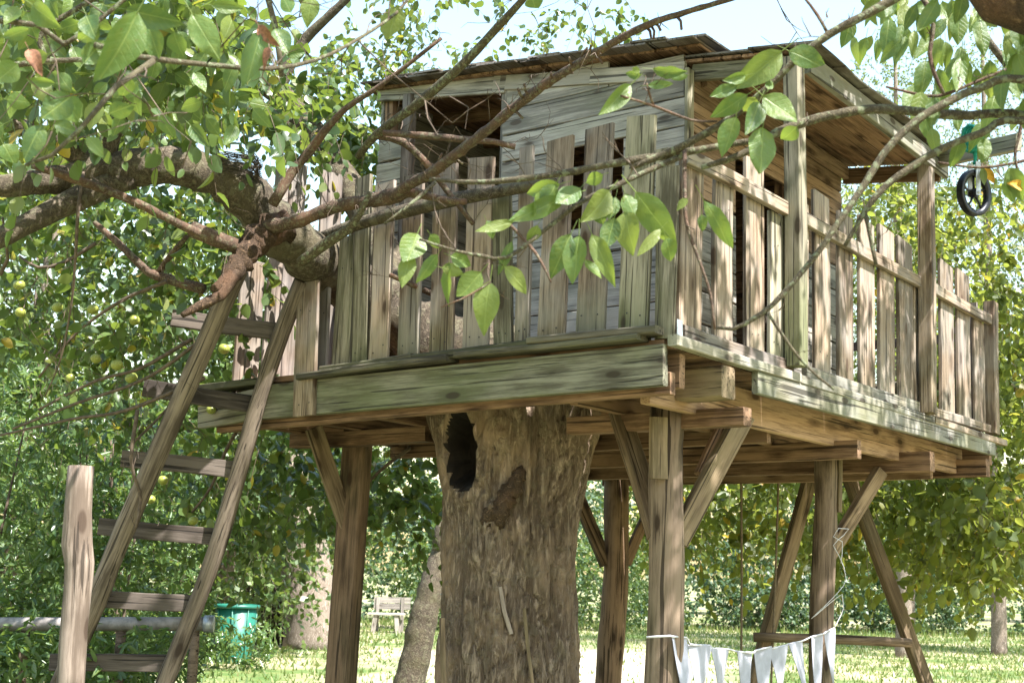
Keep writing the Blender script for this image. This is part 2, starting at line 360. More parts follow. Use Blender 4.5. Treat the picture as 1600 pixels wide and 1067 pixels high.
def sprays(P0, D0, L, nl, size, droop=.5, spread=.9):
    """leafy shoots: nl leaves along each curved shoot. returns leaf points, directions, sizes and shoot polylines"""
    n = len(P0); D0 = D0/np.linalg.norm(D0, axis=1)[:, None]
    t = (np.arange(nl)+.6)/nl; t = np.clip(t[None]+rng.uniform(-.4/nl, .4/nl, (n, nl)), 0.05, 1)
    L = L[:, None, None]; tt = t[..., None]
    Q = P0[:, None]+D0[:, None]*L*tt + np.array([0, 0, -1.])*L*droop*tt**2
    tang = D0[:, None]+np.array([0, 0, -1.])*2*droop*tt
    dr = tang*.55 + rng.normal(size=(n, nl, 3))*spread + np.array([0, 0, -.35])
    ss = size*rng.uniform(.6, 1.15, (n, nl))*(1-.25*t)
    k = np.array([0, .35, .7, 1.0])[None, :, None]
    poly = P0[:, None]+D0[:, None]*L*k + np.array([0, 0, -1.])*L*droop*k**2
    return Q.reshape(-1, 3), dr.reshape(-1, 3), ss.ravel(), poly
def twig_geo(poly, r=.003):
    """thin three-sided shoots"""
    n, m, _ = poly.shape; a = np.array([1, 0, 0.]); b = np.array([0, 1., 0]); c = np.array([0, 0, 1.])
    offs = np.array([a*.9+c*.2, -a*.5+b*.7-c*.3, -a*.4-b*.7+c*.2])
    rr = np.linspace(1, .35, m)*r
    V = poly[:, :, None]+offs[None, None]*rr[None, :, None, None]
    T = []
    for i in range(m-1):
        for k in range(3):
            q = [i*3+k, i*3+(k+1) % 3, (i+1)*3+(k+1) % 3, (i+1)*3+k]; T += [[q[0], q[1], q[2]], [q[0], q[2], q[3]]]
    T = np.array(T); return V.reshape(-1, 3), (np.arange(n)[:, None, None]*(m*3)+T[None]).reshape(-1, 3)
def join(parts):
    Vs, Ts, o = [], [], 0
    for V, T in parts: Vs.append(V); Ts.append(T+o); o += len(V)
    return np.vstack(Vs), np.vstack(Ts)
def ball(n, shell=.45):
    d = rng.normal(size=(n, 3)); d /= np.linalg.norm(d, axis=1)[:, None]; r = (shell+(1-shell)*rng.random((n, 1)))
    return d*r, d

class Crown:
    def __init__(s): s.P = []; s.D = []; s.S = []; s.tw = []
    def add(s, P0, D0, L, nl, size, droop=.5, spread=.9):
        a, b, c, t = sprays(P0, D0, L, nl, size, droop, spread); s.P.append(a); s.D.append(b); s.S.append(c); s.tw.append(t)
    def blob(s, c, r, n, L, nl, size, droop=.5, shell=.4):
        q, d = ball(n, shell); P0 = np.asarray(c)+q*np.asarray(r); D0 = d+rng.normal(size=(n, 3))*.6
        s.add(P0, D0, L*rng.uniform(.6, 1.3, n), nl, size, droop)
    def view(s, cx, cy, rx, ry, Y0, Y1, n, L, nl, size, droop=.6, dirv=(0, 0, -.2)):
        """shoots through a slab of the crown Y0..Y1 m away, around the given spot"""
        ang = rng.uniform(0, 2*math.pi, n); rr = np.sqrt(rng.random(n)); Y = rng.uniform(Y0, Y1, n)
        P0 = np.array([at(cx+rx*r*math.cos(a), cy+ry*r*math.sin(a), y) for a, r, y in zip(ang, rr, Y)])
        D0 = rng.normal(size=(n, 3))*.8+np.array(dirv); s.add(P0, D0, L*rng.uniform(.6, 1.4, n), nl, size, droop)
    def build(s, parent, mat, wf=.3, twr=.003, simple=False, name='crown', upk=.9, twmat='twig', curl=.1, fine=False):
        P, D, S = np.vstack(s.P), np.vstack(s.D), np.concatenate(s.S)
        V, T = leaf_geo2(P, D, S, wf, upk) if simple else (leaf_geo3 if fine else leaf_geo)(P, D, S, wf, upk, curl)
        o = link(name, mesh_np(name, V, T, M[mat]), parent)
        if twr > 0:
            V, T = join([twig_geo(t, twr) for t in s.tw]); tag(link('twigs', mesh_np('twigs', V, T, M[twmat]), parent), kind='stuff')
        return tag(o, kind='stuff')

def leaf_mesh(name, mat, wf=.30, wave=.02, fold=.25, droop=.25, seed=0):
    """one large leaf, unit long, with stalk; midrib along X"""
    r = random.Random(seed); V = []; Fc = []; n = 7; side = r.uniform(-.1, .1); tw = r.uniform(-.9, .9)
    for i in range(n+1):
        t = i/n; w = wf*max(.012, math.sin(math.pi*min(1, t**.82))**.85*(1-.12*t)); z = -droop*t*t+.06*t
        if i == n: w = .008
        for k in (-1, -.55, 0, .55, 1):
            V.append((t, k*w+side*t*t, z+fold*abs(k)*w+tw*k*w*t+(wave*r.uniform(-1, 1) if abs(k) == 1 else wave*.4*r.uniform(-1, 1))))
    for i in range(n):
        for k in range(4): a = i*5+k; Fc.append((a, a+5, a+6, a+1))
    b = len(V)
    for x, z in ((-.32, .10), (-.15, .055), (.02, .0)):
        V += [(x, -.011, z), (x, .011, z), (x, 0, z+.016)]
    for i in range(2):
        for k in range(3): Fc.append((b+i*3+k, b+i*3+(k+1) % 3, b+i*3+3+(k+1) % 3, b+i*3+3+k))
    return mesh(name, V, Fc, mat, True)
LEAVES = [leaf_mesh('leaf', M['leaf_near'], .30, .05, .35, .5, 11), leaf_mesh('leaf', M['leaf_near'], .30, .06, .05, .05, 12), leaf_mesh('leaf', M['leaf_near'], .30, .045, .6, .42, 13), leaf_mesh('leaf', M['leaf_near'], .30, .05, -.2, .28, 14),
          leaf_mesh('leaf', M['leaf_near'], .30, .018, .30, .18, 1), leaf_mesh('leaf', M['leaf_near'], .30, .03, .12, .34, 2),
          leaf_mesh('leaf', M['leaf_near'], .30, .02, .5, .1, 3), leaf_mesh('leaf', M['leaf_near'], .30, .035, .2, -.15, 4)]
DEAD = leaf_mesh('leaf', M['dead'], .26, .06, .9, .6, 5); GOLD = leaf_mesh('leaf', M['gold'], .34, .05, .5, .4, 6)
def leaf_at(parent, b, t, side_hint, w, me=None, roll=0.0):
    """leaf from base b to tip t, its blade w wide"""
    b = np.asarray(b); t = np.asarray(t); L = np.linalg.norm(t-b); X = unit(t-b); Y = unit(np.cross(side_hint, X)); Z = np.cross(X, Y)
    c, s_ = math.cos(roll), math.sin(roll); Y, Z = Y*c+Z*s_, Z*c-Y*s_
    sy = w/(.6*max(.35, abs(c)))
    Mx = Matrix([[X[i]*L, Y[i]*sy, Z[i]*L*.8, b[i]] for i in range(3)]+[[0, 0, 0, 1]])
    return link('leaf', me or rnd.choice(LEAVES), parent, Mx)
PATHS = {}
def side_twigs(parent, paths, per_m, lmin, lmax, r, mat, seed=3, up=.25):
    """fine side twigs, two orders, along branch paths"""
    q = random.Random(seed); P = []
    def grow(p, d, L, lev):
        d = unit(d); a = unit(d+np.array([q.gauss(0, .35), q.gauss(0, .35), q.gauss(0, .35)])); b = unit(a+np.array([q.gauss(0, .4), q.gauss(0, .4), q.gauss(0, .4)-.1]))
        pts = np.array([p, p+d*L*.35, p+d*L*.35+a*L*.35, p+d*L*.35+a*L*.35+b*L*.3]); P.append(pts)
        if lev:
            for k in range(q.randint(1, 3)):
                t = q.choice((1, 2, 2, 3)); grow(pts[t], unit(a)+np.array([q.gauss(0, .9), q.gauss(0, .9), q.gauss(0, .9)]), L*q.uniform(.35, .7), lev-1)
    for pth in paths:
        pth = np.asarray(pth); seg = np.linalg.norm(np.diff(pth, axis=0), axis=1); tot = seg.sum()
        for k in range(int(tot*per_m)+1):
            u = q.random()*tot; i = min(int(np.searchsorted(np.cumsum(seg), u)), len(seg)-1); p = pth[i]+(pth[i+1]-pth[i])*q.random()
            d = np.array([q.gauss(0, 1), q.gauss(0, 1), q.gauss(0, 1)+up])+unit(pth[i+1]-pth[i])*.4; grow(p, d, q.uniform(lmin, lmax), 1)
    V, T = twig_geo(np.array(P), r); tag(link('twigs', mesh_np('twigs', V, T, M[mat]), parent), kind='stuff')
def leaf_px(parent, bx, by, tx, ty, wpx, Y, me=None, dY=None):
    dY = rnd.uniform(-.03, .03) if dY is None else dY
    b = at(bx, by, Y); t = at(tx, ty, Y+dY); fc = unit(CAM-b)
    return leaf_at(parent, b, t, fc, 1.12*wpx*Y/FPX, me, rnd.uniform(-.5, .5))

# ------------------------------------------------------------------ the ground
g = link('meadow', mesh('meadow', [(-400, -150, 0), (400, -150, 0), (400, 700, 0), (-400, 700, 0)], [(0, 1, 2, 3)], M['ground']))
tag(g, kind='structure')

# ------------------------------------------------------------------ the tree house
house = empty('tree_house', H(2.4, 1.5, -DC[2]), 'weathered wooden tree house on posts around a thick trunk, with slatted railings and porch', 'tree house')
ez = np.array([0, 0, 1.])
def hb(name, a, b, w, t, wdir, mat, parent=None, **k):
    """plank given in deck coordinates (x along right side, y along front, z up from the deck)"""
    wd = {'x': VX, 'y': VY, 'z': ez}[wdir] if isinstance(wdir, str) else wdir
    return board(name, H(*a), H(*b), w, t, wd, M[mat] if isinstance(mat, str) else mat, parent or house, **k)

# deck: joists and bearers, deck planks, fascias
deck = hb('deck_frame', (.14, .01, -.13), (.14, 3.05, -.13), .16, .05, 'z', 'beam')
for i in range(29):
    x = .075+i*.168
    if .42 < x < 1.15:                                   # planks are cut round the trunk
        hb('deck_plank', (x, .02, -.02), (x, .98, -.02), .1645, .034, 'x', 'beam', deck, warp=.002)
        hb('deck_plank', (x, 1.95, -.02), (x, 3.06, -.02), .1645, .034, 'x', 'beam', deck, warp=.002)
    else:
        hb('deck_plank', (x, .02, -.02), (x, 3.06, -.02), .1645, .034, 'x', 'beam', deck, warp=.002)
for y in (.22, .62, 1.95, 2.45, 2.95):
    hb('joist', (.17, y, -.17), (4.72, y, -.17), .19 if y < .3 else .15, .05, 'z', 'beamtan' if y < .3 else 'beam', deck)
for y in (1.05, 1.5):
    hb('joist', (1.30, y, -.12), (4.72, y, -.12), .15, .05, 'z', 'beam', deck)
for x, y0, y1, z, h, t, m in ((.66, -.06, .96, -.285, .09, .09, 'beam'), (.66, 1.93, 3.02, -.285, .09, .09, 'beam'), (2.35, .05, 3.0, -.29, .11, .06, 'beam'), (3.45, -.01, 3.0, -.275, .13, .09, 'beam'),
                           (4.62, -.02, 3.02, -.225, .13, .09, 'beam'), (1.55, .25, 3.0, -.27, .1, .05, 'beam'), (4.2, .25, 3.0, -.29, .08, .05, 'beamtan')):
    hb('bearer', (x, y0, z), (x, y1, z), h, t, 'z', m, deck)
hb('bearer', (.47, -.055, -.145), (.47, .19, -.145), .15, .14, 'z', 'brace', deck, ch=.008)
hb('rim_joist', (4.86, .03, -.11), (4.86, 3.06, -.11), .15, .04, 'z', 'beam', deck)
# front fascia: one long mossy board, its left end on a second piece
a = local(on_x(1040, 573, -.03)); b = local(on_x(418, 628, -.03))
hb('fascia', (-.035, a[1], -.128), (-.035, 2.60, -.150), .19, .045, 'z', 'fascia', deck, warp=.004)
hb('fascia', (-.032, 2.606, -.152), (-.032, 3.10, -.188), .17, .04, 'z', 'fasciar', deck)
hb('fascia', (.035, .0, -.20), (.035, 3.0, -.245), .10, .05, 'z', 'beam', deck)
for (y0, y1, z0, z1, x, t) in ((.02, .72, .03, .035, -.03, .035), (.10, 1.15, .0, .0, -.045, .03), (.55, 1.55, .028, .008, -.02, .04), (1.2, 2.25, -.01, -.035, -.045, .035), (1.45, 2.1, .02, .0, -.02, .03)):
    hb('edge_plank', (x, y0, z0), (x, y1, z1), .13, t, 'x', 'edge', deck, warp=.014, ch=.012)
hb('edge_plank', (-.02, 2.55, -.03), (-.02, 3.1, -.04), .12, .04, 'x', 'edge', deck, warp=.01)
# right side: kick board, deck edge board, mossy fascia
hb('kick_board', (.10, -.012, .045), (1.28, -.012, .045), .065, .03, 'z', 'slatdark', deck)
hb('kick_board', (1.44, -.012, .045), (3.32, -.012, .055), .065, .03, 'z', 'fasciar', deck)
hb('kick_board', (3.46, -.012, .055), (4.85, -.012, .065), .06, .03, 'z', 'slatr', deck)
hb('edge_board', (-.03, -.035, -.015), (1.30, -.035, -.015), .05, .05, 'z', 'fasciar', deck)
hb('edge_board', (3.40, -.035, -.012), (4.99, -.035, -.012), .045, .05, 'z', 'slatr', deck)
hb('fascia', (.80, -.032, -.098), (4.72, -.032, -.075), .115, .035, 'z', 'fasciar', deck)
hb('fascia', (1.31, -.038, -.018), (3.39, -.038, -.014), .045, .04, 'z', 'fasciar', deck)
# steel brackets at the corner
for px, py, pl in ((1061, 514, 'y'),):
    b0 = hb('bracket', (.035, -.036, .012), (.035, -.036, .085), .05, .004, 'x', 'steel', deck, warp=0)

# front railing: log rail outside the slats
fr_log = tube('front_railing', [on_x(498, 372, -.05), on_x(560, 350, -.05), on_x(640, 328, -.05), on_x(740, 306, -.045), on_x(868, 286, -.04)], [.028, .036, .038, .036, .024], M['limb'], house, 12, .08, .08)
def slat_px(parent, xt0, xt1, yt, xb0, xb1, yb, mat, x=.035, t=.024, plane='x', name='slat', ext=.05):
    f = on_x if plane == 'x' else on_y
    top = f((xt0+xt1)/2, yt, x); bot = f((xb0+xb1)/2, yb, x)
    w = (.88 if plane == 'y' else .98)*(np.linalg.norm(f(xt1, yt, x)-f(xt0, yt, x)) + np.linalg.norm(f(xb1, yb, x)-f(xb0, yb, x)))/2
    d = unit(bot-top); bot = bot+d*ext
    return board(name, bot, top, w, t, VY if plane == 'x' else VX, M[mat], parent, warp=.005, skew=rnd.uniform(-.12, .12))
for s in ((980, 1026, 182, 967, 1013, 505, 'slatgreen'), (916, 960, 198, 901, 945, 512, 'slat'), (857, 896, 217, 840, 884, 525, 'slat'),
          (813, 834, 230, 805, 827, 529, 'slat'), (772, 798, 300, 771, 803, 533, 'slatgreen'), (732, 773, 247, 724, 763, 538, 'slat'),
          (678, 716, 260, 672, 707, 545, 'slat'), (632, 662, 274, 621, 655, 553, 'slat'), (590, 615, 287, 574, 609, 559, 'slat'),
          (556, 582, 277, 551, 573, 566, 'slatgreen'), (534, 562, 369, 517, 550, 583, 'slatgreen')):
    slat_px(fr_log, *s)
slat_px(fr_log, 467, 500, 441, 459, 492, 650, 'slatr', x=-.068, ext=0)          # nailed outside the fascia
slat_px(fr_log, 498, 516, 450, 490, 510, 605, 'slatdark', x=.05)
# left side railing (far end of the deck)
lr = hb('left_railing', (.12, 3.06, .75), (1.3, 3.06, .75), .08, .04, 'z', 'slatdark')
for s in ((376, 392, 415, 362, 378, 605, 'slatr'), (392, 414, 412, 378, 402, 605, 'slatr'), (432, 452, 262, 404, 428, 603, 'slatdark'), (450, 484, 255, 431, 455, 600, 'slatdark'),
          (497, 540, 270, 492, 520, 605, 'slatdark'), (545, 585, 282, 540, 570, 610, 'wall')):
    slat_px(lr, *s, x=3.03, plane='y')
# deck corner post made of two boards
cp = hb('corner_post', (.05, .05, .0), (.05, .05, .90), .07, .07, 'x', 'slatgreen')
slat_px(cp, 1036, 1062, 262, 1028, 1053, 512, 'slatgreen', x=-.0, name='corner_board')
slat_px(cp, 1062, 1100, 245, 1057, 1095, 513, 'slatr', x=.0, plane='y', name='corner_board')
# right railing
rr = hb('right_railing', (1.40, -.028, .885), (3.36, -.028, .885), .075, .035, 'z', 'slatr')
hb('rail', (.10, -.028, .875), (1.27, -.028, .885), .075, .035, 'z', 'slatr', rr)
hb('rail', (3.48, -.028, .895), (4.86, -.028, .89), .075, .035, 'z', 'slatr', rr)
for s in ((1114, 1146, 275, 1114, 1143, 525, 'slatr'), (1161, 1194, 250, 1163, 1192, 540, 'slatr'), (1200, 1219, 334, 1200, 1218, 550, 'slatgreen'), (1218, 1232, 320, 1219, 1234, 556, 'slatgreen'),
          (1250, 1262, 318, 1250, 1260, 566, 'slatr'), (1268, 1295, 304, 1271, 1296, 576, 'slatr'), (1307, 1331, 336, 1308, 1332, 588, 'slatr'), (1340, 1365, 345, 1341, 1366, 601, 'slatr'), (1370, 1396, 358, 1372, 1397, 613, 'slatr'),
          (1400, 1424, 377, 1402, 1427, 626, 'slatr'), (1425, 1437, 446, 1427, 1438, 628, 'slatr'), (1466, 1488, 412, 1468, 1491, 643, 'slatr'), (1493, 1513, 426, 1495, 1517, 651, 'slatr'),
          (1519, 1536, 500, 1521, 1539, 658, 'slat')):
    slat_px(rr, *s, x=.008, plane='y', ext=.03)
# railing at the far end of the deck, seen through the gaps
fr2 = hb('rear_railing', (4.90, .1, .80), (4.90, 3.0, .80), .07, .035, 'z', 'slatdark')
for i in range(17):
    y = .14+i*.17; hb('slat', (4.88, y, .0), (4.88, y+rnd.uniform(-.01, .01), 1.0+rnd.uniform(-.08, .06)), .1, .022, 'y', 'slatdark', fr2)
# nail heads on the slats
def nails(parent, rows, r=.0045):
    V = []; T = []
    for p, nrm in rows:
        a = unit(np.cross(nrm, ez)); b = np.cross(nrm, a); o = len(V); V.append(p+nrm*.002)
        for k in range(6): V.append(p+a*r*math.cos(k*1.047)+b*r*math.sin(k*1.047))
        T += [(o, o+1+k, o+1+(k+1) % 6) for k in range(6)]
    tag(link('nails', mesh_np('nails', np.array(V), np.array(T), M['iron']), parent), kind='stuff')
rows = []
for o in [c for c in col.objects if c.parent in (rr, fr_log) and c.name.startswith('slat')]:
    Mw = np.array(WM[o]); X_, Y_, Z_, c_ = Mw[:3, 0], Mw[:3, 1], Mw[:3, 2], Mw[:3, 3]; co = np.array([v.co for v in o.data.vertices]); L_ = co[:, 0].max(); t_ = co[:, 2].max(); w_ = co[:, 1].max()
    out = unit(Z_ if Z_ @ (CAM-c_) > 0 else -Z_)
    for fx in (-.80, .55):
        for fy in (-.45, .4): rows.append((c_+X_*L_*(fx+rnd.uniform(-.04, .04))+Y_*w_*(fy+rnd.uniform(-.15, .15))+out*(t_+.003), out))
nails(rr, rows)
# porch posts
def post_px(name, x0, y0, x1, y1, w, t, mat, y=-.02, ext=0.0):
    a = on_y(x0, y0, y); b = on_y(x1, y1, y); d = unit(b-a)
    return board(name, b+d*ext, a, w, t, VX, M[mat], house, ch=.006)
post_px('porch_post', 1240, 92, 1244, 573, .095, .09, 'slatgreen', y=-.062)
post_px('porch_post', 1446, 243, 1450, 646, .095, .09, 'slatr', y=-.062)
post_px('end_post', 1548, 473, 1551, 678, .11, .08, 'slatr', y=-.02)
# cabin: front wall of horizontal boards with a doorway and a window
CX0, CX1, CY0, CY1 = 1.33, 3.56, .646, 3.04
def roof_z(y): return 1.90+(y-.646)*.150
def roof_s(y): return 1.975+(y-.646)*.102
fw = hb('front_wall', (CX0+.05, CY0+.05, 0), (CX0+.05, CY0+.05, 1.86), .07, .07, 'x', 'wallin')
zz = -.02; k = 0
hs = [.17, .165, .18, .17, .165, .175, .17, .172, .168, .175, .17, .18, .17]
for h in hs:
    z0, z1 = zz, zz+h-.008; zc = (z0+z1)/2; segs = []
    if z1 < 1.0: segs = [(CY0, 1.94), (2.80, CY1)]
    elif z1 < 1.66: segs = [(CY0, 1.06), (1.60, 1.96), (2.80, CY1)]
    elif z1 < 1.99: segs = [(CY0, 1.965), (2.80, CY1)]
    for y0, y1 in segs:
        top = roof_z((y0+y1)/2)
        hb('board', (CX0, y0+rnd.uniform(-.008, .008), zc), (CX0, y1+rnd.uniform(-.008, .008), zc), h-.008, .026, 'z', 'wall', fw, warp=.004)
    zz += h
# tapered pieces under the roof slope
hb('board', (CX0+.008, 1.18, 1.945), (CX0+.008, 1.965, 1.95), .17, .022, 'z', 'wall', fw)
hb('board', (CX0+.008, .66, 1.905), (CX0+.008, 1.17, 1.905), .09, .022, 'z', 'wall', fw)
for (y0, y1, z, h) in ((.65, 1.30, 1.93, .10), (1.30, 2.05, 2.0, .10), (1.95, 3.06, 2.13, .12)):
    hb('board', (CX0-.004, y0, roof_z(y0)-h/2-.0), (CX0-.004, y1, roof_z(y1)-h/2-.0), h, .028, 'z', 'wall', fw)
hb('door_post', (CX0-.018, 2.77, 0), (CX0-.018, 2.76, 2.12), .07, .07, 'y', 'slatdark', fw)
hb('door_post', (CX0+.02, 1.975, 0), (CX0+.02, 1.965, 2.06), .05, .05, 'y', 'wall', fw)
for y in (1.045, 1.61): hb('window_post', (CX0+.035, y, .95), (CX0+.035, y, 1.70), .06, .06, 'y', 'beam', fw)
# right wall under the porch, warm sheltered boards
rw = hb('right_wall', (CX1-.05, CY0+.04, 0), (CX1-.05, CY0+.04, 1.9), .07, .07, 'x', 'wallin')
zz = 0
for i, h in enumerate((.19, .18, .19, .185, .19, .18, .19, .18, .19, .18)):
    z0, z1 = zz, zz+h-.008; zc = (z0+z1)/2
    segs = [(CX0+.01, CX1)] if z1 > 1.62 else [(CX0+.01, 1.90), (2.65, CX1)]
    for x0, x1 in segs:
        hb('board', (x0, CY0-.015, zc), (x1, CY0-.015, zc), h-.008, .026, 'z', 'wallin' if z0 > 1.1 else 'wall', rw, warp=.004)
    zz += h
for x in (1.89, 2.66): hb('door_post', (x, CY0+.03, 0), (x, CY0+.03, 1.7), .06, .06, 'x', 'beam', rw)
hb('corner_board', (CX0-.02, CY0-.035, 0), (CX0-.02, CY0-.035, 1.84), .075, .025, 'x', 'slatgreen', rw)
# left and rear wall
lw = hb('left_wall', (CX0+.05, CY1-.06, 0), (CX0+.05, CY1-.06, 2.2), .07, .07, 'x', 'beam')
for i in range(12): hb('board', (CX0+.02, CY1, .09+i*.185), (CX1, CY1, .09+i*.185), .19, .026, 'z', 'wall', lw)
bw = hb('rear_wall', (CX1-.06, CY1-.06, 0), (CX1-.06, CY1-.06, 2.2), .07, .07, 'x', 'beam')
for i in range(12): hb('board', (CX1, CY0, .09+i*.18), (CX1, CY1, .09+i*.18), .186, .026, 'z', 'beam', bw)
# main roof: rafters, boarding and split shingles
RX0, RX1, RY0, RY1 = 1.26, 3.70, .52, 3.07
rf = hb('cabin_roof', (CX0+.10, RY0+.08, roof_s(RY0)-.05), (CX0+.10, RY1-.06, roof_s(RY1)-.05), .08, .05, 'z', 'beam')
for x in (1.9, 2.5, 3.1, 3.5): hb('rafter', (x, RY0+.08, roof_s(RY0)-.05), (x, RY1-.02, roof_s(RY1)-.05), .08, .045, 'z', 'beam', rf)
sl = np.array(VY+ez*.098)
for i in range(17):
    y = RY0+.075+i*.154; hb('roof_board', (RX0+.02, y, roof_s(y)), (RX1, y, roof_s(y)), .148, .018, sl, 'roofin', rf, warp=.004)
for r in range(7):
    for j in range(11):
        y = RY0+.06+(j+.5*(r % 2))*.245+rnd.uniform(-.02, .02); x0 = RX0-.05+r*.37+rnd.uniform(-.035, .02)
        if y > RY1+.0: continue
        hb('shingle', (x0, y, roof_s(y)+.028+rnd.uniform(0, .012)), (x0+.46, y+rnd.uniform(-.02, .02), roof_s(y)+.042+rnd.uniform(0, .01)), .235, .013, sl, 'shingle', rf, warp=.008)
for j in range(16):
    y = .60+j*.155+rnd.uniform(-.02, .02)
    hb('shingle', (RX0-.075+rnd.uniform(-.02, .02), y, roof_s(y)+.013+rnd.uniform(0, .006)), (RX0+.25, y, roof_s(y)+.016), .17, .012, sl, 'shingle', rf, warp=.008)
# porch roof: beams, boarding along the deck edge, shingles
PX0, PX1, PY0, PY1 = 1.36, 3.66, -.09, .66
def porch_z(y): return 1.725+(y-PY0)*.13
pr = hb('porch_roof', (PX0, PY0-.005, porch_z(PY0)+.02), (PX1, PY0-.005, porch_z(PY0)+.02), .12, .04, 'z', 'fasciar')
hb('porch_beam', (PX0+.01, PY0+.02, porch_z(PY0)+.02), (PX0+.01, .62, porch_z(.62)+.02), .10, .035, 'z', 'slatgreen', pr)
hb('porch_beam', (PX1-.03, PY0+.02, porch_z(PY0)-.01), (PX1-.03, .62, porch_z(.62)-.01), .11, .04, 'z', 'beamtan', pr)
hb('porch_beam', (PX0+.1, CY0-.05, porch_z(CY0)-.0), (PX1-.06, CY0-.05, porch_z(CY0)-.0), .09, .04, 'z', 'wallin', pr)
for i in range(6):
    y = PY0+.075+i*.122; hb('porch_plank', (PX0-.03, y, porch_z(y)+.085), (PX1+.02, y, porch_z(y)+.085), .117, .018, np.array(VY+ez*.12), 'roofin', pr, warp=.004)
for r in range(6):
    for j in range(4):
        y = PY0+.03+j*.20+rnd.uniform(-.015, .015); x0 = PX0-.06+r*.40+rnd.uniform(-.03, .03)
        hb('shingle', (x0, y, porch_z(y)+.105+rnd.uniform(0, .012)), (x0+.46, y+rnd.uniform(-.02, .02), porch_z(y)+.118), .21, .013, np.array(VY+ez*.12), 'shingle', pr, warp=.008)
# arm that carries the pulley
arm0 = H(3.62, .12, 1.80); arm1 = at(1592, 222, local(arm0)[0]*0+7.95)
hb_arm = board('pulley_arm', arm0, arm1, .11, .05, ez, M['fasciar'], house)

# posts and braces under the deck
def log_px(name, x0, y0, x1, y1, w, Y, mat, parent, n=14, lean=0.0, rough=.05, zbot=-.1):
    a = at(x0, y0, Y); b = at(x1, y1, Y); d = (b-a)/(a[2]-b[2]); c = a+d*(a[2]-zbot)
    r = w*Y/FPX/2; t = np.linspace(0, 1, 14)
    # the log keeps its own axis along X so that the grain follows it
    L = np.linalg.norm(c-a); X, Yv, Z = frame(c-a, [1, 0.2, 0])
    P = np.array([[q*L, .012*math.sin(q*9+x0), .012*math.cos(q*7+x0)] for q in t]); rr_ = np.array([r*(1+.12*q+rnd.uniform(-.05, .05)) for q in t])
    V, Fc = tube_geo(P, rr_, n, rough, rnd.uniform(0, 30), True, .5)
    Mx = Matrix([[X[i], Yv[i], Z[i], a[i]] for i in range(3)]+[[0, 0, 0, 1]])
    return link(name, mesh(name, V, Fc, M[mat], True), parent, Mx)
def depth(x, y): return (H(x, y, 0))[1]
Yr, Yl, Yq, Yb = depth(.62, .36), depth(.75, 2.6), depth(3.1, .52), depth(4.15, 2.75)
log_px('post', 1047, 636, 1033, 1067, 54, Yr, 'log', house)
log_px('post', 1288, 690, 1286, 1067, 35, Yq, 'log', house)
log_px('post', 966, 735, 953, 1067, 38, Yb, 'post', house)
a = at(560, 678, Yl); b = at(533, 1067, Yl); c = a+(b-a)*(a[2]+.1)/(a[2]-b[2])
board('post', c, a+[0, 0, .08], .155, .13, [1, -.35, 0], M['post'], house, ch=.012)
def brace(x0, y0, Y0, x1, y1, Y1, w, t=.05, mat='brace'):
    board('brace', at(x0, y0, Y0), at(x1, y1, Y1), w, t, [1, .45, .3], M[mat], house)
brace(490, 668, Yl-.15, 548, 836, Yl-.0, .10)
brace(966, 642, Yr+.2, 1028, 838, Yr-.0, .10, .06)
brace(1163, 648, Yr+.15, 1058, 846, Yr-.0, .10, .06)
brace(1148, 640, Yr+.25, 1098, 745, Yr+.1, .09, .05, 'beam')
brace(896, 762, Yb+.05, 948, 882, Yb-.05, .11, .05, 'post')
brace(1018, 790, Yb+.1, 978, 880, Yb, .08, .05, 'post')
brace(1376, 735, Yq+.1, 1296, 866, Yq-.0, .09, .06, 'brace')
board('cleat', at(1029, 652, Yr-.12), at(1029, 748, Yr-.12), .085, .04, [1, .4, 0], M['brace'], house)
board('cleat', at(1311, 690, Yq-.02), at(1309, 800, Yq-.02), .03, .06, [1, .4, 0], M['brace'], house)

# ------------------------------------------------------------------ ladder
ladder = empty('ladder', [*on_x(120, 1067, -.3)[:2], 0], 'rustic ladder of two round poles and six dark board rungs leaning on the deck', 'ladder')
def pole(pts, x0, rpx):
    P = [on_x(px, py, x0) for px, py in pts]; e = P[-1]; d = P[-1]-P[-2]; P.append(e+d*((e[2]+.05)/(-d[2])) if d[2] < 0 else e)
    a, c = P[0], P[-1]; L = np.linalg.norm(c-a); X, Yv, Z = frame(c-a, VX); Bm = np.array([X, Yv, Z])
    Q = [Bm @ (p-a) for p in P]; rr_ = [rpx*p[1]/FPX for p in P]
    Pr, r_ = resample(Q, rr_, .1); V, Fc = tube_geo(Pr, r_, 12, .07, rnd.uniform(0, 9), True, .6)
    return link('pole', mesh('pole', V, Fc, M['pole'], True), ladder, Matrix([[X[i], Yv[i], Z[i], a[i]] for i in range(3)]+[[0, 0, 0, 1]]))
pole([(372, 420), (346, 480), (292, 605), (250, 700), (185, 850), (150, 940), (98, 1060)], -.52, 16)
pole([(472, 440), (440, 520), (408, 615), (378, 720), (338, 860), (300, 960), (258, 1066)], -.075, 13.5)
for x0, y0, x1, y1 in ((268, 497, 440, 519), (224, 605, 400, 632), (190, 716, 372, 734), (154, 822, 334, 838), (140, 934, 304, 942), (78, 1034, 262, 1036)):
    board('rung', on_x(x0, y0, -.50), on_x(x1, y1, -.05), .095, .035, ez, M['rung'], ladder, skew=.1)
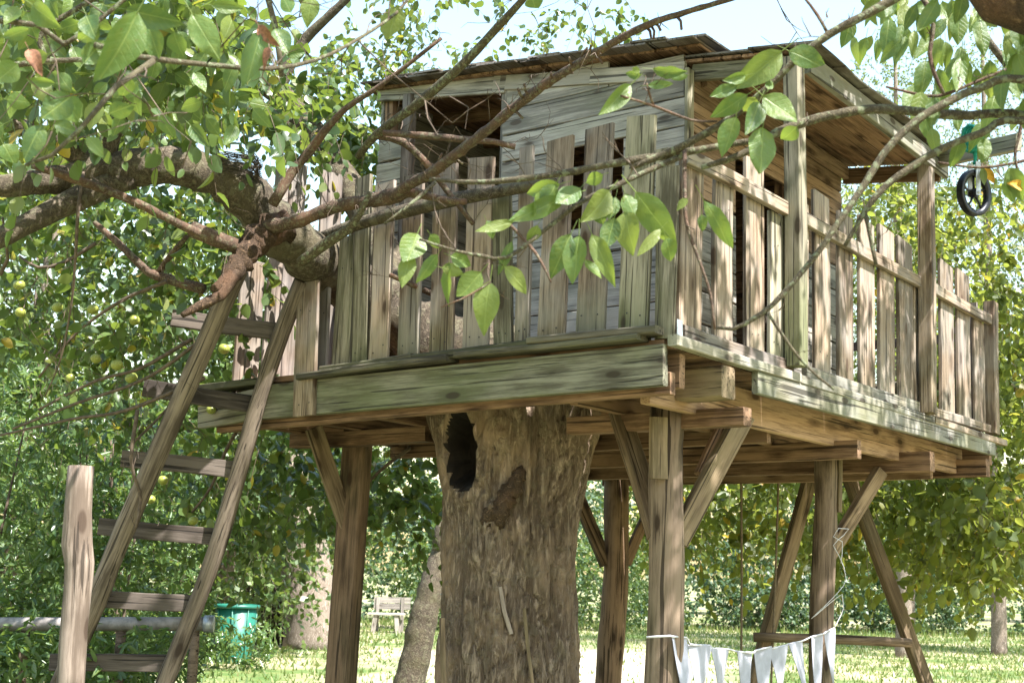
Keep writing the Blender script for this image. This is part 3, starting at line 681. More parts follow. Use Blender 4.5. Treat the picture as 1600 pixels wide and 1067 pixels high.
# rough debarked post at the left
Pp = [at(127, 728, 5), at(122, 800, 5), at(120, 850, 5), at(124, 880, 5), at(117, 960, 5), at(110, 1067, 5)]; Pp.append(Pp[-1]+(Pp[-1]-Pp[0])*1.5)
Pp[-1][2] = -.05
a = Pp[0]; X, Yv, Z = frame(Pp[-1]-a, [1, 0, 0]); Bm = np.array([X, Yv, Z]); Pr, r_ = resample([Bm @ (p-a) for p in Pp], [.048, .051, .058, .053, .05, .05, .055], .06)
V, Fc = tube_geo(Pr, r_, 20, .07, 3.3, True, .5)
tag(link('log_post', mesh('log_post', V, Fc, M['pale'], True), None, Matrix([[X[i], Yv[i], Z[i], a[i]] for i in range(3)]+[[0, 0, 0, 1]])), 'pale barkless upright log post with a sawn top beside the ladder foot', 'post')

# ------------------------------------------------------------------ pulley with teal rope
pc = at(1522, 302, 8.05); pul = empty('pulley', pc, 'black iron spoked pulley wheel hanging on teal rope from a beam', 'pulley')
wx = unit([.88, .48, 0]); wz = unit([.12, 0, 1]); wy = unit(np.cross(wz, wx)); wz = np.cross(wx, wy)
def wheel_pt(r, a, o=0): return pc+wx*r*math.cos(a)+wz*r*1.12*math.sin(a)+wy*o
def ringgeo(R, sec, n=36):
    V = []; Fc = []; m = len(sec)
    for i in range(n):
        for dr, o in sec: V.append(wheel_pt(R+dr, 2*math.pi*i/n, o))
    for i in range(n):
        for k in range(m): Fc.append((i*m+k, i*m+(k+1) % m, ((i+1) % n)*m+(k+1) % m, ((i+1) % n)*m+k))
    return V, Fc
V, Fc = ringgeo(.118, [(-.018, -.016), (.014, -.024), (.016, -.018), (-.002, 0), (.016, .018), (.014, .024), (-.018, .016)])
whl = link('wheel', mesh('wheel', V, Fc, M['iron'], True), pul)
V, Fc = ringgeo(.018, [(-.018, -.02), (.008, -.02), (.008, .02), (-.018, .02)], 14); link('hub', mesh('hub', V, Fc, M['iron']), whl)
for k in range(5):
    a = .35+k*2*math.pi/5; tube('spoke', [wheel_pt(.015, a), wheel_pt(.06, a+.08), wheel_pt(.108, a)], [.011, .007, .009], M['iron'], whl, 6, .03, 0)
for s in (-1, 1):
    board('bracket', pc+wy*.035*s-wz*.02, pc+wy*.03*s+wz*.2, .04, .006, wx, M['steel'], pul, warp=0)
tube('axle', [pc-wy*.045, pc+wy*.045], [.009, .009], M['steel'], pul, 8, .05, 0)
top = pc+wz*.19
tube('rope', [top, top+wz*.04+wx*.01, top+wz*.09], [.012, .012, .014], M['teal'], pul, 8, .02, .1)
for k in range(5):                                                   # turns of rope round the beam
    q = top+wz*.10+wx*(-.05+k*.022); tube('rope', [q+wy*-.045+wz*-.01, q+wy*-.045+wz*.13, q+wy*.045+wz*.13, q+wy*.045+wz*-.01, q+wy*-.045+wz*-.01], [.009]*5, M['teal'], pul, 6, .04, .1)
leaf_at(pul, pc+wx*.03+wz*.17-wy*.06, pc+wx*.1+wz*.06-wy*.07, unit(CAM-pc), .05, GOLD)['label'] = 'yellowed leaf caught on the pulley'
leaf_at(pul, pc+wx*.02+wz*.16-wy*.05, pc+wx*.03+wz*.04-wy*.06, unit(CAM-pc), .05)

# ------------------------------------------------------------------ swing frame and ropes behind the deck
Ys = 10.2
sf = empty('swing_stand', [*at(1300, 900, Ys)[:2], 0], 'timber A-frame of a swing with a crossbar standing behind the deck posts', 'swing frame')
def down(a, b, z=-.05): return a+(b-a)*((a[2]-z)/(a[2]-b[2]))
ap = at(1296, 640, Ys)
for (x0, y0), (x1, y1), dy in (((1266, 745), (1177, 1067), .1), ((1326, 745), (1446, 1067), 0)):
    a = at(x0, y0, Ys+dy); b = at(x1, y1, Ys+dy); t = a+(a-b)*.28
    board('leg', down(a, b), t, .10, .075, [1, 0.35, 0], M['brace'], sf, ch=.006)
tube('crossbar', [at(1178, 995, Ys-.06), at(1300, 998, Ys-.06), at(1424, 1004, Ys-.1)], [.036, .036, .034], M['log'], sf, 10, .15, .05)
tube('swing_beam', [at(1000, 725, Ys+.06), at(1160, 728, Ys+.05), at(1330, 730, Ys+.05)], [.05, .05, .05], M['log'], sf, 10, .2, .05)
sw = empty('swing', [*at(1180, 1067, Ys)[:2], .5], 'two thin brown swing ropes hanging down behind the deck', 'swing')
r1a, r1b = at(1158, 728, Ys), at(1158, 1067, Ys); r2a, r2b = at(1217, 728, Ys), at(1205, 1067, Ys)
for a, b in ((r1a, r1b), (r2a, r2b)): tube('rope', [a, (a+b)/2+[.004, 0, 0], b, down(a, b, .5)], [.009]*4, M['rope'], sw, 6, .1, .15)
e1, e2 = down(r1a, r1b, .49), down(r2a, r2b, .49); board('seat', e1-unit(e2-e1)*.1, e2+unit(e2-e1)*.1, .18, .03, [0, 1, 0], M['brace'], sw)

# ------------------------------------------------------------------ bunting
p0 = at(1010, 995, Yr-.14); p1 = at(1048, 993, Yr-.16); p2 = at(1302, 984, Yq-.14)
bun = empty('bunting', (p0+p2)/2, 'string of white triangular cloth flags tied between two posts under the deck', 'bunting')
fl = [(1050, 1073, 992, 1076, 1078), (1078, 1109, 1004, 1093, 1084), (1110, 1140, 1010, 1127, 1086), (1149, 1178, 1015, 1166, 1086), (1180, 1205, 1014, 1193, 1080), (1204, 1229, 1011, 1222, 1076), (1230, 1256, 1004, 1264, 1070), (1266, 1288, 993, 1278, 1066), (1290, 1303, 985, 1302, 1040)]
def by(px): q = (px-1048)/(1302-1048); return (Yr-.16)*(1-q)+(Yq-.14)*q
cordp = [p0, p1]
for i, (xa, xb, y, tx, ty) in enumerate([(p, q, r, s, t+34) for p, q, r, s, t in fl]):
    Yf = by((xa+xb)/2); A, B, T = at(xa, y+2, by(xa)), at(xb, y+(4 if i < 4 else -4), by(xb)), at(tx, ty, Yf+rnd.uniform(-.03, .03))
    V = []; Fc = []; n = 5; nrm = unit(np.cross(B-A, T-A))
    for lay in (0, .0025):
        for r in range(n+1):
            t = r/n; L_, R_ = A+(T-A)*t*.97, B+(T-B)*t*.97
            for q in (0, .33, .67, 1): V.append(L_+(R_-L_)*q+nrm*(lay+.012*math.sin(q*3.1+i*1.7+t*2.5)*(1-.3*t)))
    for lay in (0, 1):
        for r in range(n):
            for q in range(3): a = lay*4*(n+1)+r*4+q; f_ = (a, a+1, a+5, a+4); Fc.append(f_ if lay else f_[::-1])
    link('flag', mesh('flag', V, Fc, M['white_cloth'], True), bun); cordp += [A, B]
cordp.append(p2)
tube('cord', cordp, [.005]*len(cordp), M['cord'], bun, 6, .05, .1)
wrap = [p2, at(1318, 950, Yq-.1), at(1316, 928, Yq-.12), at(1268, 966, Yq-.12), at(1300, 935, Yq-.13), at(1322, 905, Yq-.1), at(1312, 870, Yq-.1), at(1302, 852, Yq-.1), at(1318, 836, Yq-.08), at(1326, 826, Yq-.05), at(1310, 825, Yq-.1), at(1302, 838, Yq-.12), at(1316, 846, Yq-.1), at(1314, 880, Yq-.1)]
tube('cord', wrap, [.0028]*len(wrap), M['cord'], bun, 5, .05, .1)

# ------------------------------------------------------------------ the apple tree that carries the deck
apple = empty('apple_tree', [*at(795, 1000, 7.3)[:2], 0], 'old apple tree with thick hollow trunk growing up through the deck, branches spreading left', 'tree')
def trunk_mesh():
    ax = [(793, 1500), (793, 1067), (795, 950), (796, 860), (800, 780), (805, 715), (806, 670), (800, 600)]
    rp = [125, 103, 99, 99, 104, 117, 128, 132]
    P = np.array([at(x, y, 7.3) for x, y in ax]); P[0][2] = -.1; P[0][:2] = P[1][:2]
    Pr, rr_ = resample(P, np.array(rp)*7.3/FPX, .016); n = 200; V = []; Fc = []; N = len(Pr); inh = []
    hole = at(724, 702, 6.93); cen_knots = [(at(787, 676, 6.9), .055, .05), (at(770, 792, 6.93), .07, .045), (at(735, 900, 6.95), .05, -.03), (at(838, 838, 6.95), .09, .03), (at(790, 985, 6.93), .02, -.02), (at(760, 860, 6.93), .12, .035), (at(725, 935, 6.96), .05, .02), (at(850, 920, 6.97), .1, .02), (at(705, 780, 7.0), .08, .04), (at(870, 760, 7.0), .13, .03)]
    for i in range(N):
        for k in range(n):
            a = 2*math.pi*k/n; d = np.array([math.cos(a), math.sin(a), 0]); r = rr_[i]; z = Pr[i][2]
            # fluted, twisted column with furrowed bark
            tw = a+.25*z
            r *= 1+.045*math.sin(3*tw+1.0)+.035*math.sin(5*tw+2.2)+.022*math.sin(9*tw+z*1.5)+.014*math.sin(17*tw+2.5*math.sin(z*2.1))
            q = Vector((math.cos(tw)*2.2, math.sin(tw)*2.2, z*.8))
            r += .028*mnoise.noise(q*1.3)+.016*mnoise.noise(q*3.1)
            f1 = mnoise.noise(Vector((math.cos(tw)*7, math.sin(tw)*7, z*2.6))); f2 = mnoise.noise(Vector((math.cos(tw)*17, math.sin(tw)*17, z*6)))
            f3 = mnoise.noise(Vector((math.cos(tw)*11+3, math.sin(tw)*11, z*3.4+f1)))
            r += .020*(abs(f1)*2-.5)-.024*max(0, 1-abs(f3)*7)+.011*f2
            p = Pr[i]+d*r
            for kp, kr, kh in cen_knots:
                e = np.linalg.norm((p-kp)*[1, 1, .8]); 
                if e < 3*kr: r += kh*math.exp(-(e/kr)**2)*(1+.6*math.cos(e/kr*5)*(kh > 0.04))
            # the hollow: a tall dark slot, cut straight into the wood
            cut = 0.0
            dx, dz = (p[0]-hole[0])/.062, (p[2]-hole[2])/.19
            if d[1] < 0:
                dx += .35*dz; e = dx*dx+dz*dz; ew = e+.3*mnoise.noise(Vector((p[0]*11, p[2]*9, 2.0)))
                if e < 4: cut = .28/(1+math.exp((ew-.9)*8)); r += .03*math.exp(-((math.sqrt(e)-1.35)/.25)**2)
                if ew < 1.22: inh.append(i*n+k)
            V.append(Pr[i]+d*r+np.array([.32, .94, .1])*cut)
    for i in range(N-1):
        for k in range(n): Fc.append((i*n+k, i*n+(k+1) % n, (i+1)*n+(k+1) % n, (i+1)*n+k))
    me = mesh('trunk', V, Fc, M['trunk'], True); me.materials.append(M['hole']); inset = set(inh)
    for pl in me.polygons:                                    # near-black faces lining the hollow
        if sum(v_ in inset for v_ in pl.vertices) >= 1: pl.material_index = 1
    return me
tr = link('trunk', trunk_mesh(), apple)
board('split_wood', at(782, 916, 6.93), at(799, 990, 6.925), .022, .03, [1, 0, .2], M['pale'], tr, warp=.012)
board('split_wood', at(820, 950, 6.93), at(833, 1080, 6.94), .018, .02, [1, 0, .2], M['brace'], tr, warp=.012)
board('split_wood', at(691, 965, 6.98), at(693, 1200, 6.98), .03, .025, [1, 0, .2], M['brace'], tr, warp=.008)
# stubs of broken wood under the hollow
tube('knot', [at(774, 826, 6.99), at(782, 800, 6.93), at(797, 770, 6.92), at(809, 748, 6.92), at(818, 725, 6.98)], [.03, .05, .045, .04, .02], M['rot'], tr, 14, .015, .55)
tube('knot', [at(752, 830, 7.0), at(762, 812, 6.94), at(776, 796, 6.94), at(784, 778, 6.98)], [.02, .04, .045, .03], M['rot'], tr, 14, .015, .55)
tube('knot', [at(790, 700, 7.0), at(788, 684, 6.93), at(786, 668, 6.98)], [.03, .06, .03], M['trunk'], tr, 16, .015, .4)
APATH = []
def limb(pts, mat='limb', n=14, rough=.12, name='limb', parent=None, step=.06):
    if name != 'spur' and pts[0][3] < 20 and mat != 'rot': APATH.append([at(x, y, Y) for x, y, Y, r in pts])
    return tube(name, [at(x, y, Y) for x, y, Y, r in pts], [r*Y/FPX for x, y, Y, r in pts], M[mat], parent or apple, n, step, rough)
# the big limb: through the deck gap, over the front railing, out to the left
L1 = limb([(800, 585, 7.4, 80), (730, 560, 7.45, 66), (650, 520, 7.4, 52), (590, 470, 7.4, 46), (530, 430, 7.35, 46), (500, 412, 7.2, 44), (470, 392, 7.0, 42), (420, 345, 6.75, 40), (375, 300, 6.6, 36), (330, 272, 6.5, 33), (265, 258, 6.4, 31), (195, 264, 6.35, 30), (125, 276, 6.3, 24), (60, 285, 6.2, 20), (-20, 292, 6.1, 18), (-160, 285, 5.9, 14)], n=24, rough=.2, step=.03)
limb([(205, 275, 6.35, 22), (160, 292, 6.3, 21), (105, 318, 6.2, 19), (45, 348, 6.1, 18), (-15, 378, 6.0, 17), (-150, 420, 5.8, 13)])
limb([(150, 268, 6.35, 20), (118, 240, 6.3, 17), (70, 212, 6.2, 15), (20, 196, 6.1, 14), (-60, 190, 6.0, 12)])
limb([(165, 262, 6.35, 18), (172, 215, 6.3, 16), (205, 150, 6.2, 14), (238, 95, 6.0, 13), (290, 30, 5.9, 10), (340, -60, 5.7, 8)])
limb([(640, 560, 7.6, 40), (600, 400, 8.2, 30), (520, 250, 8.6, 22), (430, 140, 8.8, 20), (370, 122, 8.8, 20), (315, 128, 8.7, 17), (280, 142, 8.6, 15), (210, 170, 8.5, 10)], step=.08)
limb([(432, 140, 8.8, 14), (470, 70, 8.8, 9), (530, 10, 8.7, 7), (600, -60, 8.6, 5)])
limb([(50, 258, 5.9, 6), (110, 278, 6.0, 8), (162, 296, 6.1, 7), (216, 318, 6.2, 7), (300, 360, 6.3, 7.5), (362, 388, 6.4, 8)], 'spur', 8)
limb([(300, 358, 6.35, 14), (335, 372, 6.35, 14), (368, 384, 6.4, 13)], 'spur', 8)
# torn stub hanging below the fork
limb([(448, 352, 6.62, 24), (420, 362, 6.55, 25), (396, 382, 6.5, 22), (374, 412, 6.4, 18), (352, 438, 6.35, 13), (338, 455, 6.3, 9)], 'rot', 18, .5, step=.02)
limb([(372, 425, 6.35, 8), (345, 462, 6.3, 9), (305, 480, 6.25, 7), (285, 492, 6.2, 5)], 'rot', 8, .4)
limb([(415, 355, 6.5, 12), (470, 345, 6.4, 11), (530, 322, 6.3, 11), (585, 312, 6.2, 12), (612, 308, 6.15, 14), (640, 300, 6.1, 9), (690, 312, 6.05, 6), (728, 315, 6.0, 5)], 'spur', 10, .25, step=.03)
B6 = limb([(612, 308, 6.1, 8), (641, 288, 6.0, 9), (675, 270, 5.8, 9), (749, 213, 5.5, 8.5), (834, 145, 5.2, 8), (918, 91, 4.9, 7), (1002, 44, 4.7, 6), (1070, 20, 4.6, 5), (1145, -2, 4.5, 4), (1220, -25, 4.4, 3)], 'spur', 10, .2, 'branch', step=.03)
for i in range(26):                                                    # spurs on the red branch
    t = rnd.random(); x = 650+t*430; y = np.interp(x, [641, 675, 749, 834, 918, 1002, 1070], [288, 270, 213, 145, 91, 44, 20]); Y = np.interp(x, [641, 749, 918, 1070], [6, 5.5, 4.9, 4.6])
    a = rnd.uniform(-2.6, 1.2); l = rnd.uniform(8, 24)
    limb([(x, y, Y, 3), (x+l*.5*math.cos(a), y+l*.5*math.sin(a), Y-.03, 2.4), (x+l*math.cos(a+.3), y+l*math.sin(a+.3), Y-.05, 2.2)], 'spur', 5, .3, 'spur', B6, .03)
limb([(560, 245, 6.3, 6), (587, 212, 6.1, 7), (640, 172, 5.9, 8), (672, 146, 5.8, 8), (712, 111, 5.7, 8), (746, 78, 5.6, 7.5), (780, 40, 5.5, 7), (815, 2, 5.4, 6), (850, -45, 5.3, 5)], 'lichen', 9, .15, 'branch')
limb([(585, 212, 6.1, 6), (630, 222, 6.1, 6.5), (672, 262, 6.1, 6), (700, 300, 6.1, 5), (740, 350, 6.1, 4)], 'spur', 8, .25, 'branch')
limb([(600, 208, 6.0, 5), (660, 212, 5.9, 6), (720, 218, 5.85, 6), (772, 222, 5.8, 5), (805, 230, 5.8, 5)], 'spur', 8, .2, 'branch')
limb([(700, 470, 6.9, 5), (610, 430, 6.6, 4)], 'spur', 6, .2, 'branch')
limb([(470, 410, 6.4, 9), (510, 380, 6.3, 9), (545, 358, 6.2, 8), (562, 335, 6.15, 6), (578, 300, 6.1, 4)], 'lichen', 8, .12, 'branch')
limb([(425, 320, 6.4, 9), (440, 295, 6.4, 9), (462, 262, 6.4, 8), (490, 230, 6.35, 8), (505, 208, 6.3, 7), (540, 170, 6.2, 5), (600, 130, 6.1, 4), (690, 60, 6, 3)], 'spur', 8, .15, 'branch')
limb([(148, 348, 7.0, 4), (190, 385, 6.9, 6), (232, 425, 6.9, 7), (262, 436, 6.85, 8), (318, 452, 6.8, 9)], 'spur', 8, .15, 'branch')
limb([(245, 430, 6.9, 5), (270, 395, 6.8, 5), (292, 370, 6.7, 4)], 'spur', 6, .15, 'branch')
for pts in ([(130, 270, 6.2), (122, 330, 6.15), (118, 400, 6.2), (112, 470, 6.3), (95, 560, 6.4), (70, 620, 6.5)], [(260, 440, 6.8), (190, 470, 6.9), (120, 520, 7), (60, 590, 7)], [(330, 520, 6.9), (230, 590, 7), (120, 630, 7), (20, 670, 7)],
            [(300, 530, 7), (220, 575, 7), (150, 595, 7), (60, 640, 7)], [(320, 590, 7), (200, 640, 7), (110, 655, 7), (0, 680, 7)], [(350, 500, 7.2), (290, 600, 7.2), (260, 640, 7.2), (200, 700, 7.2)], [(0, 430, 6.4), (12, 405, 6.4), (10, 380, 6.3), (4, 340, 6.2)],
            [(150, 380, 7), (100, 410, 7), (60, 418, 7), (30, 400, 7)], [(410, 620, 7.8), (360, 690, 7.8), (330, 760, 7.8), (300, 800, 7.8)], [(640, 700, 8.2), (600, 730, 8.4), (570, 760, 8.5), (540, 800, 8.5)], [(215, 640, 7), (205, 720, 7), (220, 780, 7.1), (210, 830, 7.1)]):
    limb([(x, y, Y, 3.4-.5*i) for i, (x, y, Y) in enumerate(pts)], 'twig', 6, .15, 'branch')
for pts in ([(148, 71, 2.6), (216, 89, 2.6), (320, 101, 2.7), (422, 108, 2.8), (490, 95, 2.9), (545, 70, 3.0), (620, 20, 3.2), (660, -30, 3.3)], [(240, 95, 2.6), (182, 135, 2.55), (148, 175, 2.5), (125, 202, 2.5), (81, 243, 2.5), (40, 258, 2.5)],
            [(-40, 30, 2.8), (60, 40, 2.8), (100, 70, 2.8), (170, 20, 2.8), (230, -30, 2.8)], [(-40, 110, 3.2), (40, 100, 3.2), (120, 94, 3.2), (200, 96, 3.2)], [(410, -30, 3.4), (430, 40, 3.4), (440, 120, 3.4)], [(90, 120, 4.2), (60, 60, 4.2), (110, 20, 4.2), (180, -20, 4.2)]):
    limb([(x, y, Y, 5.5-.5*i) for i, (x, y, Y) in enumerate(pts)], 'lichen', 7, .12, 'branch')
# bird nest in the fork
nc = at(372, 262, 6.5); V, Fc = [], []
nest_parts = []
for i in range(420):
    a = rnd.uniform(0, 6.28); r = .075+.03*rnd.random(); z = rnd.uniform(-.06, .05); p = nc+np.array([r*math.cos(a)*1.1, r*math.sin(a), z]); t = np.array([-math.sin(a), math.cos(a), rnd.uniform(-.3, .3)])*.06
    nest_parts.append(twig_geo(np.array([[p-t, p-t*.3+[0, 0, .004], p+t*.3, p+t*.98]]), .0032))
V, T = join(nest_parts); tag(link('bird_nest', mesh_np('bird_nest', V, T, M['nest'])), 'small round grey bird nest of dry stems on the big left limb', 'nest')

# crown of the apple tree
cr = Crown()
for c in ((150, 50, 260, 110, 4.2, 6.4, 210, .30, 9, .10), (90, 190, 200, 80, 6.9, 8.6, 130, .3, 9, .095), (340, 130, 150, 95, 6.2, 8.5, 95, .3, 9, .095), (100, 430, 210, 120, 6.6, 9, 105, .3, 10, .10),
          (240, 560, 220, 130, 7.2, 9.6, 100, .32, 10, .10), (480, 150, 90, 85, 7.6, 9.4, 85, .3, 9, .095), (560, 250, 50, 70, 8.8, 10, 70, .3, 9, .095), (600, 90, 110, 90, 9.2, 10.5, 70, .3, 8, .075),
          (690, 110, 110, 60, 9.6, 10.6, 46, .3, 8, .075), (930, 32, 90, 34, 9.6, 10.5, 26, .25, 8, .075), (850, 60, 70, 30, 10, 10.8, 14, .25, 7, .075), (420, 745, 150, 100, 8.4, 10.6, 140, .32, 10, .10), (620, 755, 80, 70, 9.2, 11, 80, .32, 10, .10), (230, 345, 190, 50, 8, 9.6, 80, .3, 10, .095), (110, 300, 240, 80, 8.6, 10.6, 120, .3, 10, .10), (330, 400, 110, 110, 7.4, 9, 55, .3, 10, .10), (450, 500, 90, 130, 9.5, 11, 45, .32, 10, .09), (60, -120, 420, 120, 4.5, 7, 40, .32, 9, .10), (700, -60, 200, 60, 9, 10.5, 60, .3, 8, .095)):
    cr.view(*c)
cr.build(apple, 'leaf_apple', .34, .0028, fine=True)
# apples in view
apples = [(30, 445, 7), (32, 488, 7), (183, 570, 7.1), (205, 590, 7.1), (145, 483, 7), (255, 750, 7.6), (302, 813, 7.8), (235, 780, 7.7), (440, 790, 8.8), (150, 560, 7.2), (280, 620, 7.4), (330, 640, 7.5), (60, 520, 7), (90, 480, 7.1), (210, 500, 7.3), (395, 700, 8.2), (110, 590, 7), (470, 830, 9), (350, 545, 7.6)]
am = []
for i in range(9):
    th_ = math.pi*i/8
    for k in range(10): am.append((math.sin(th_)*math.cos(k*.6283)*(1-.06*math.cos(th_)), math.sin(th_)*math.sin(k*.6283), math.cos(th_)*.88-.25*math.exp(-(th_/.35)**2)))
apple_me = mesh('apple', am, [(i*10+k, i*10+(k+1) % 10, (i+1)*10+(k+1) % 10, (i+1)*10+k) for i in range(8) for k in range(10)], M['apple'], True)
def apples_on(parent, lst, r=.032):
    for x, y, Y in lst: link('apple', apple_me, parent, Matrix.Translation(Vector(at(x, y, Y))) @ Matrix.Scale(r*rnd.uniform(.85, 1.15), 4) @ Euler((rnd.uniform(-.4, .4), rnd.uniform(-.4, .4), rnd.uniform(0, 6))).to_matrix().to_4x4())
apples_on(apple, apples)
# the largest leaves, top left, one by one
for s in ((215, 18, 165, 130, 54, 2.3), (195, 15, 288, 36, 38, 2.4), (300, 22, 344, 94, 44, 2.5), (410, 45, 384, 130, 38, 2.7), (50, 8, 86, 40, 36, 2.6), (46, 45, 4, 62, 20, 2.6), (112, 150, 64, 186, 46, 2.5), (28, 100, -8, 130, 36, 2.5),
          (66, 195, 34, 248, 36, 2.5), (136, 214, 164, 243, 20, 2.5), (84, 193, 122, 208, 22, 2.5), (86, 130, 40, 126, 16, 2.6), (204, 122, 190, 155, 26, 2.6), (272, 50, 282, 92, 30, 2.7), (488, -4, 480, 36, 30, 3.0), (155, 40, 120, 70, 30, 2.6),
          (130, 100, 165, 60, 34, 2.6), (232, 42, 250, 95, 36, 2.6), (30, 12, 8, 40, 22, 2.8), (98, 152, 125, 190, 40, 2.6), (75, 85, 40, 96, 24, 2.8), (350, 60, 368, 25, 30, 3.0), (430, 45, 452, 85, 28, 3.1), (455, 20, 438, -12, 24, 3.1), (10, 155, 46, 160, 26, 2.9), (5, 225, 24, 255, 28, 2.8), (170, 178, 205, 165, 28, 3.0), (330, 8, 380, 12, 24, 2.8), (135, 25, 150, 60, 34, 2.6), (620, 10, 605, 60, 40, 3.2), (830, -5, 838, 15, 30, 3.4), (250, 180, 270, 215, 24, 3.6), (395, 170, 420, 200, 22, 3.8)):
    leaf_px(apple, *s)
for s in ((405, 40, 425, 70, 22, 2.7), (45, 78, 62, 108, 26, 2.6), (420, 75, 412, 100, 14, 2.7)): leaf_px(apple, *s, DEAD)
for i in range(230):
    Y = rnd.uniform(3.9, 6.0); x, y = rnd.uniform(-20, 470)*rnd.uniform(.5, 1), rnd.uniform(-10, 215)*rnd.uniform(.55, 1); l = .085*FPX/Y*rnd.uniform(.7, 1.15); a = rnd.gauss(1.6, .9)
    leaf_px(apple, x, y, x+l*math.cos(a), y+l*math.sin(a), l*rnd.uniform(.5, .68), Y)

# ------------------------------------------------------------------ the pear tree by the camera: trunk at the right, branches across the view
pear = empty('pear_tree', (2.35, 2.55, 0), 'pear tree at the right whose lichened branches with large leaves cross in front', 'tree')
tube('trunk', [(2.35, 2.55, -.1), (2.3, 2.6, .9), (1.95, 2.7, 1.9), at(1800, 95, 2.8), at(1660, -10, 2.85), at(1530, -100, 2.9), (.6, 2.85, 4.3), (.1, 2.6, 5.2)], [.19, .16, .14, .125, .118, .10, .08, .05], M['rot'], pear, 18, .08, .16)
tj = np.array([1.62, 2.76, 2.5])
PPATH = []
def pb(pts, mat='lichen', n=9, rough=.2, root=None):
    pts = [(x, y, Y, r*.9) for x, y, Y, r in pts]; P = [at(x, y, Y) for x, y, Y, r in pts]; PPATH.append(P); R_ = [r*Y/FPX for x, y, Y, r in pts]
    if root is not None: P.insert(0, np.asarray(root)); R_.insert(0, R_[0]*1.4)
    return tube('branch', P, R_, M[mat], pear, n, .025, rough)
B1 = pb([(1610, 184, 3.0, 9), (1500, 181, 3.0, 9), (1380, 171, 3.0, 8.5), (1310, 178, 3.0, 8.5), (1262, 190, 3.0, 9), (1200, 214, 3.0, 6), (1130, 228, 3.0, 6), (1060, 240, 3.0, 7.5), (952, 257, 3.0, 7), (867, 273, 3.05, 6), (753, 285, 3.1, 5), (672, 280, 3.15, 3.5)], root=tj)
pb([(1262, 190, 3.0, 8), (1215, 205, 2.98, 7), (1190, 222, 2.97, 6.5), (1150, 245, 2.96, 6), (1097, 262, 2.95, 5)])
B1c = pb([(1066, 244, 3.0, 6), (1010, 268, 2.97, 5), (968, 288, 2.95, 5), (911, 314, 2.92, 4.5), (854, 357, 2.9, 4), (793, 402, 2.88, 3.6), (755, 400, 2.88, 3.2), (712, 392, 2.87, 3), (655, 374, 2.86, 2.5)])
pb([(680, 285, 3.14, 3.5), (640, 320, 3.1, 3), (600, 350, 3.1, 2)], 'lichen', 7)
pb([(790, 345, 2.9, 3), (826, 382, 2.89, 3), (846, 410, 2.88, 2.6), (861, 441, 2.87, 1.8)], 'spur', 6)
pb([(764, 400, 2.88, 2.5), (762, 430, 2.88, 2), (766, 441, 2.88, 1.8), (720, 468, 2.86, 1.6), (689, 480, 2.86, 1.4)], 'spur', 6)
B2 = pb([(985, 262, 3.0, 6), (1060, 231, 2.98, 7), (1134, 190, 2.95, 6.5), (1202, 135, 2.92, 6.5), (1242, 95, 2.9, 7), (1296, 54, 2.88, 7.5), (1350, 25, 2.86, 8), (1402, -4, 2.85, 8.5), (1480, -50, 2.84, 9)], 'lichen', root=None)
pb([(1293, 52, 2.88, 3), (1276, 22, 2.88, 3), (1256, -4, 2.88, 2.6)], 'spur', 6)
B3 = pb([(1610, 190, 2.95, 7), (1532, 209, 2.95, 7), (1465, 236, 2.95, 7), (1397, 280, 2.95, 6.5), (1362, 315, 2.95, 5.5), (1340, 350, 2.95, 4.5), (1320, 384, 2.95, 3.5)], root=tj)
pb([(1352, 335, 2.95, 4), (1360, 370, 2.95, 4), (1369, 414, 2.95, 3.5)])
B4 = pb([(1610, 126, 2.9, 8), (1532, 138, 2.9, 8), (1482, 159, 2.9, 7.5), (1431, 190, 2.9, 7.5), (1384, 236, 2.9, 7), (1347, 294, 2.9, 6.5), (1303, 358, 2.9, 5.5), (1276, 397, 2.9, 5), (1222, 461, 2.9, 5), (1188, 492, 2.9, 4.5), (1144, 514, 2.9, 3.5), (1120, 512, 2.9, 3)], root=tj+[-.05, 0, .1])
pb([(1200, 490, 2.9, 3), (1246, 556, 2.9, 2.6), (1280, 590, 2.9, 2.4), (1303, 608, 2.9, 2)], 'lichen', 6)
pb([(1441, -5, 3.1, 5), (1458, 34, 3.1, 4.5), (1453, 84, 3.1, 4), (1460, 115, 3.1, 3.6), (1475, 147, 3.1, 3)], 'spur', 8)
pb([(1384, 136, 3.2, 2), (1448, 150, 3.2, 3), (1482, 146, 3.2, 3), (1540, 122, 3.2, 3), (1610, 95, 3.2, 4)], 'spur', 7)
pb([(1070, 236, 2.95, 4), (1070, 300, 2.93, 3.5), (1073, 350, 2.92, 3.4), (1094, 411, 2.9, 3), (1110, 460, 2.9, 2.6), (1117, 514, 2.9, 2.4)], 'spur', 7)
pb([(1120, 190, 2.95, 2), (1080, 188, 2.9, 2.5), (1022, 166, 2.85, 2.6), (970, 150, 2.8, 2)], 'spur', 6)
pb([(1022, 168, 2.85, 2.5), (1015, 148, 2.84, 2.4), (1010, 130, 2.83, 2)], 'spur', 6)
pb([(1465, 254, 3.2, 2), (1530, 262, 3.2, 2.4), (1590, 254, 3.2, 2.6), (1620, 245, 3.2, 3)], 'spur', 6)
pb([(1610, 120, 3.1, 4), (1595, 200, 3.1, 3), (1586, 245, 3.1, 2.6), (1598, 292, 3.1, 2)], 'spur', 6)
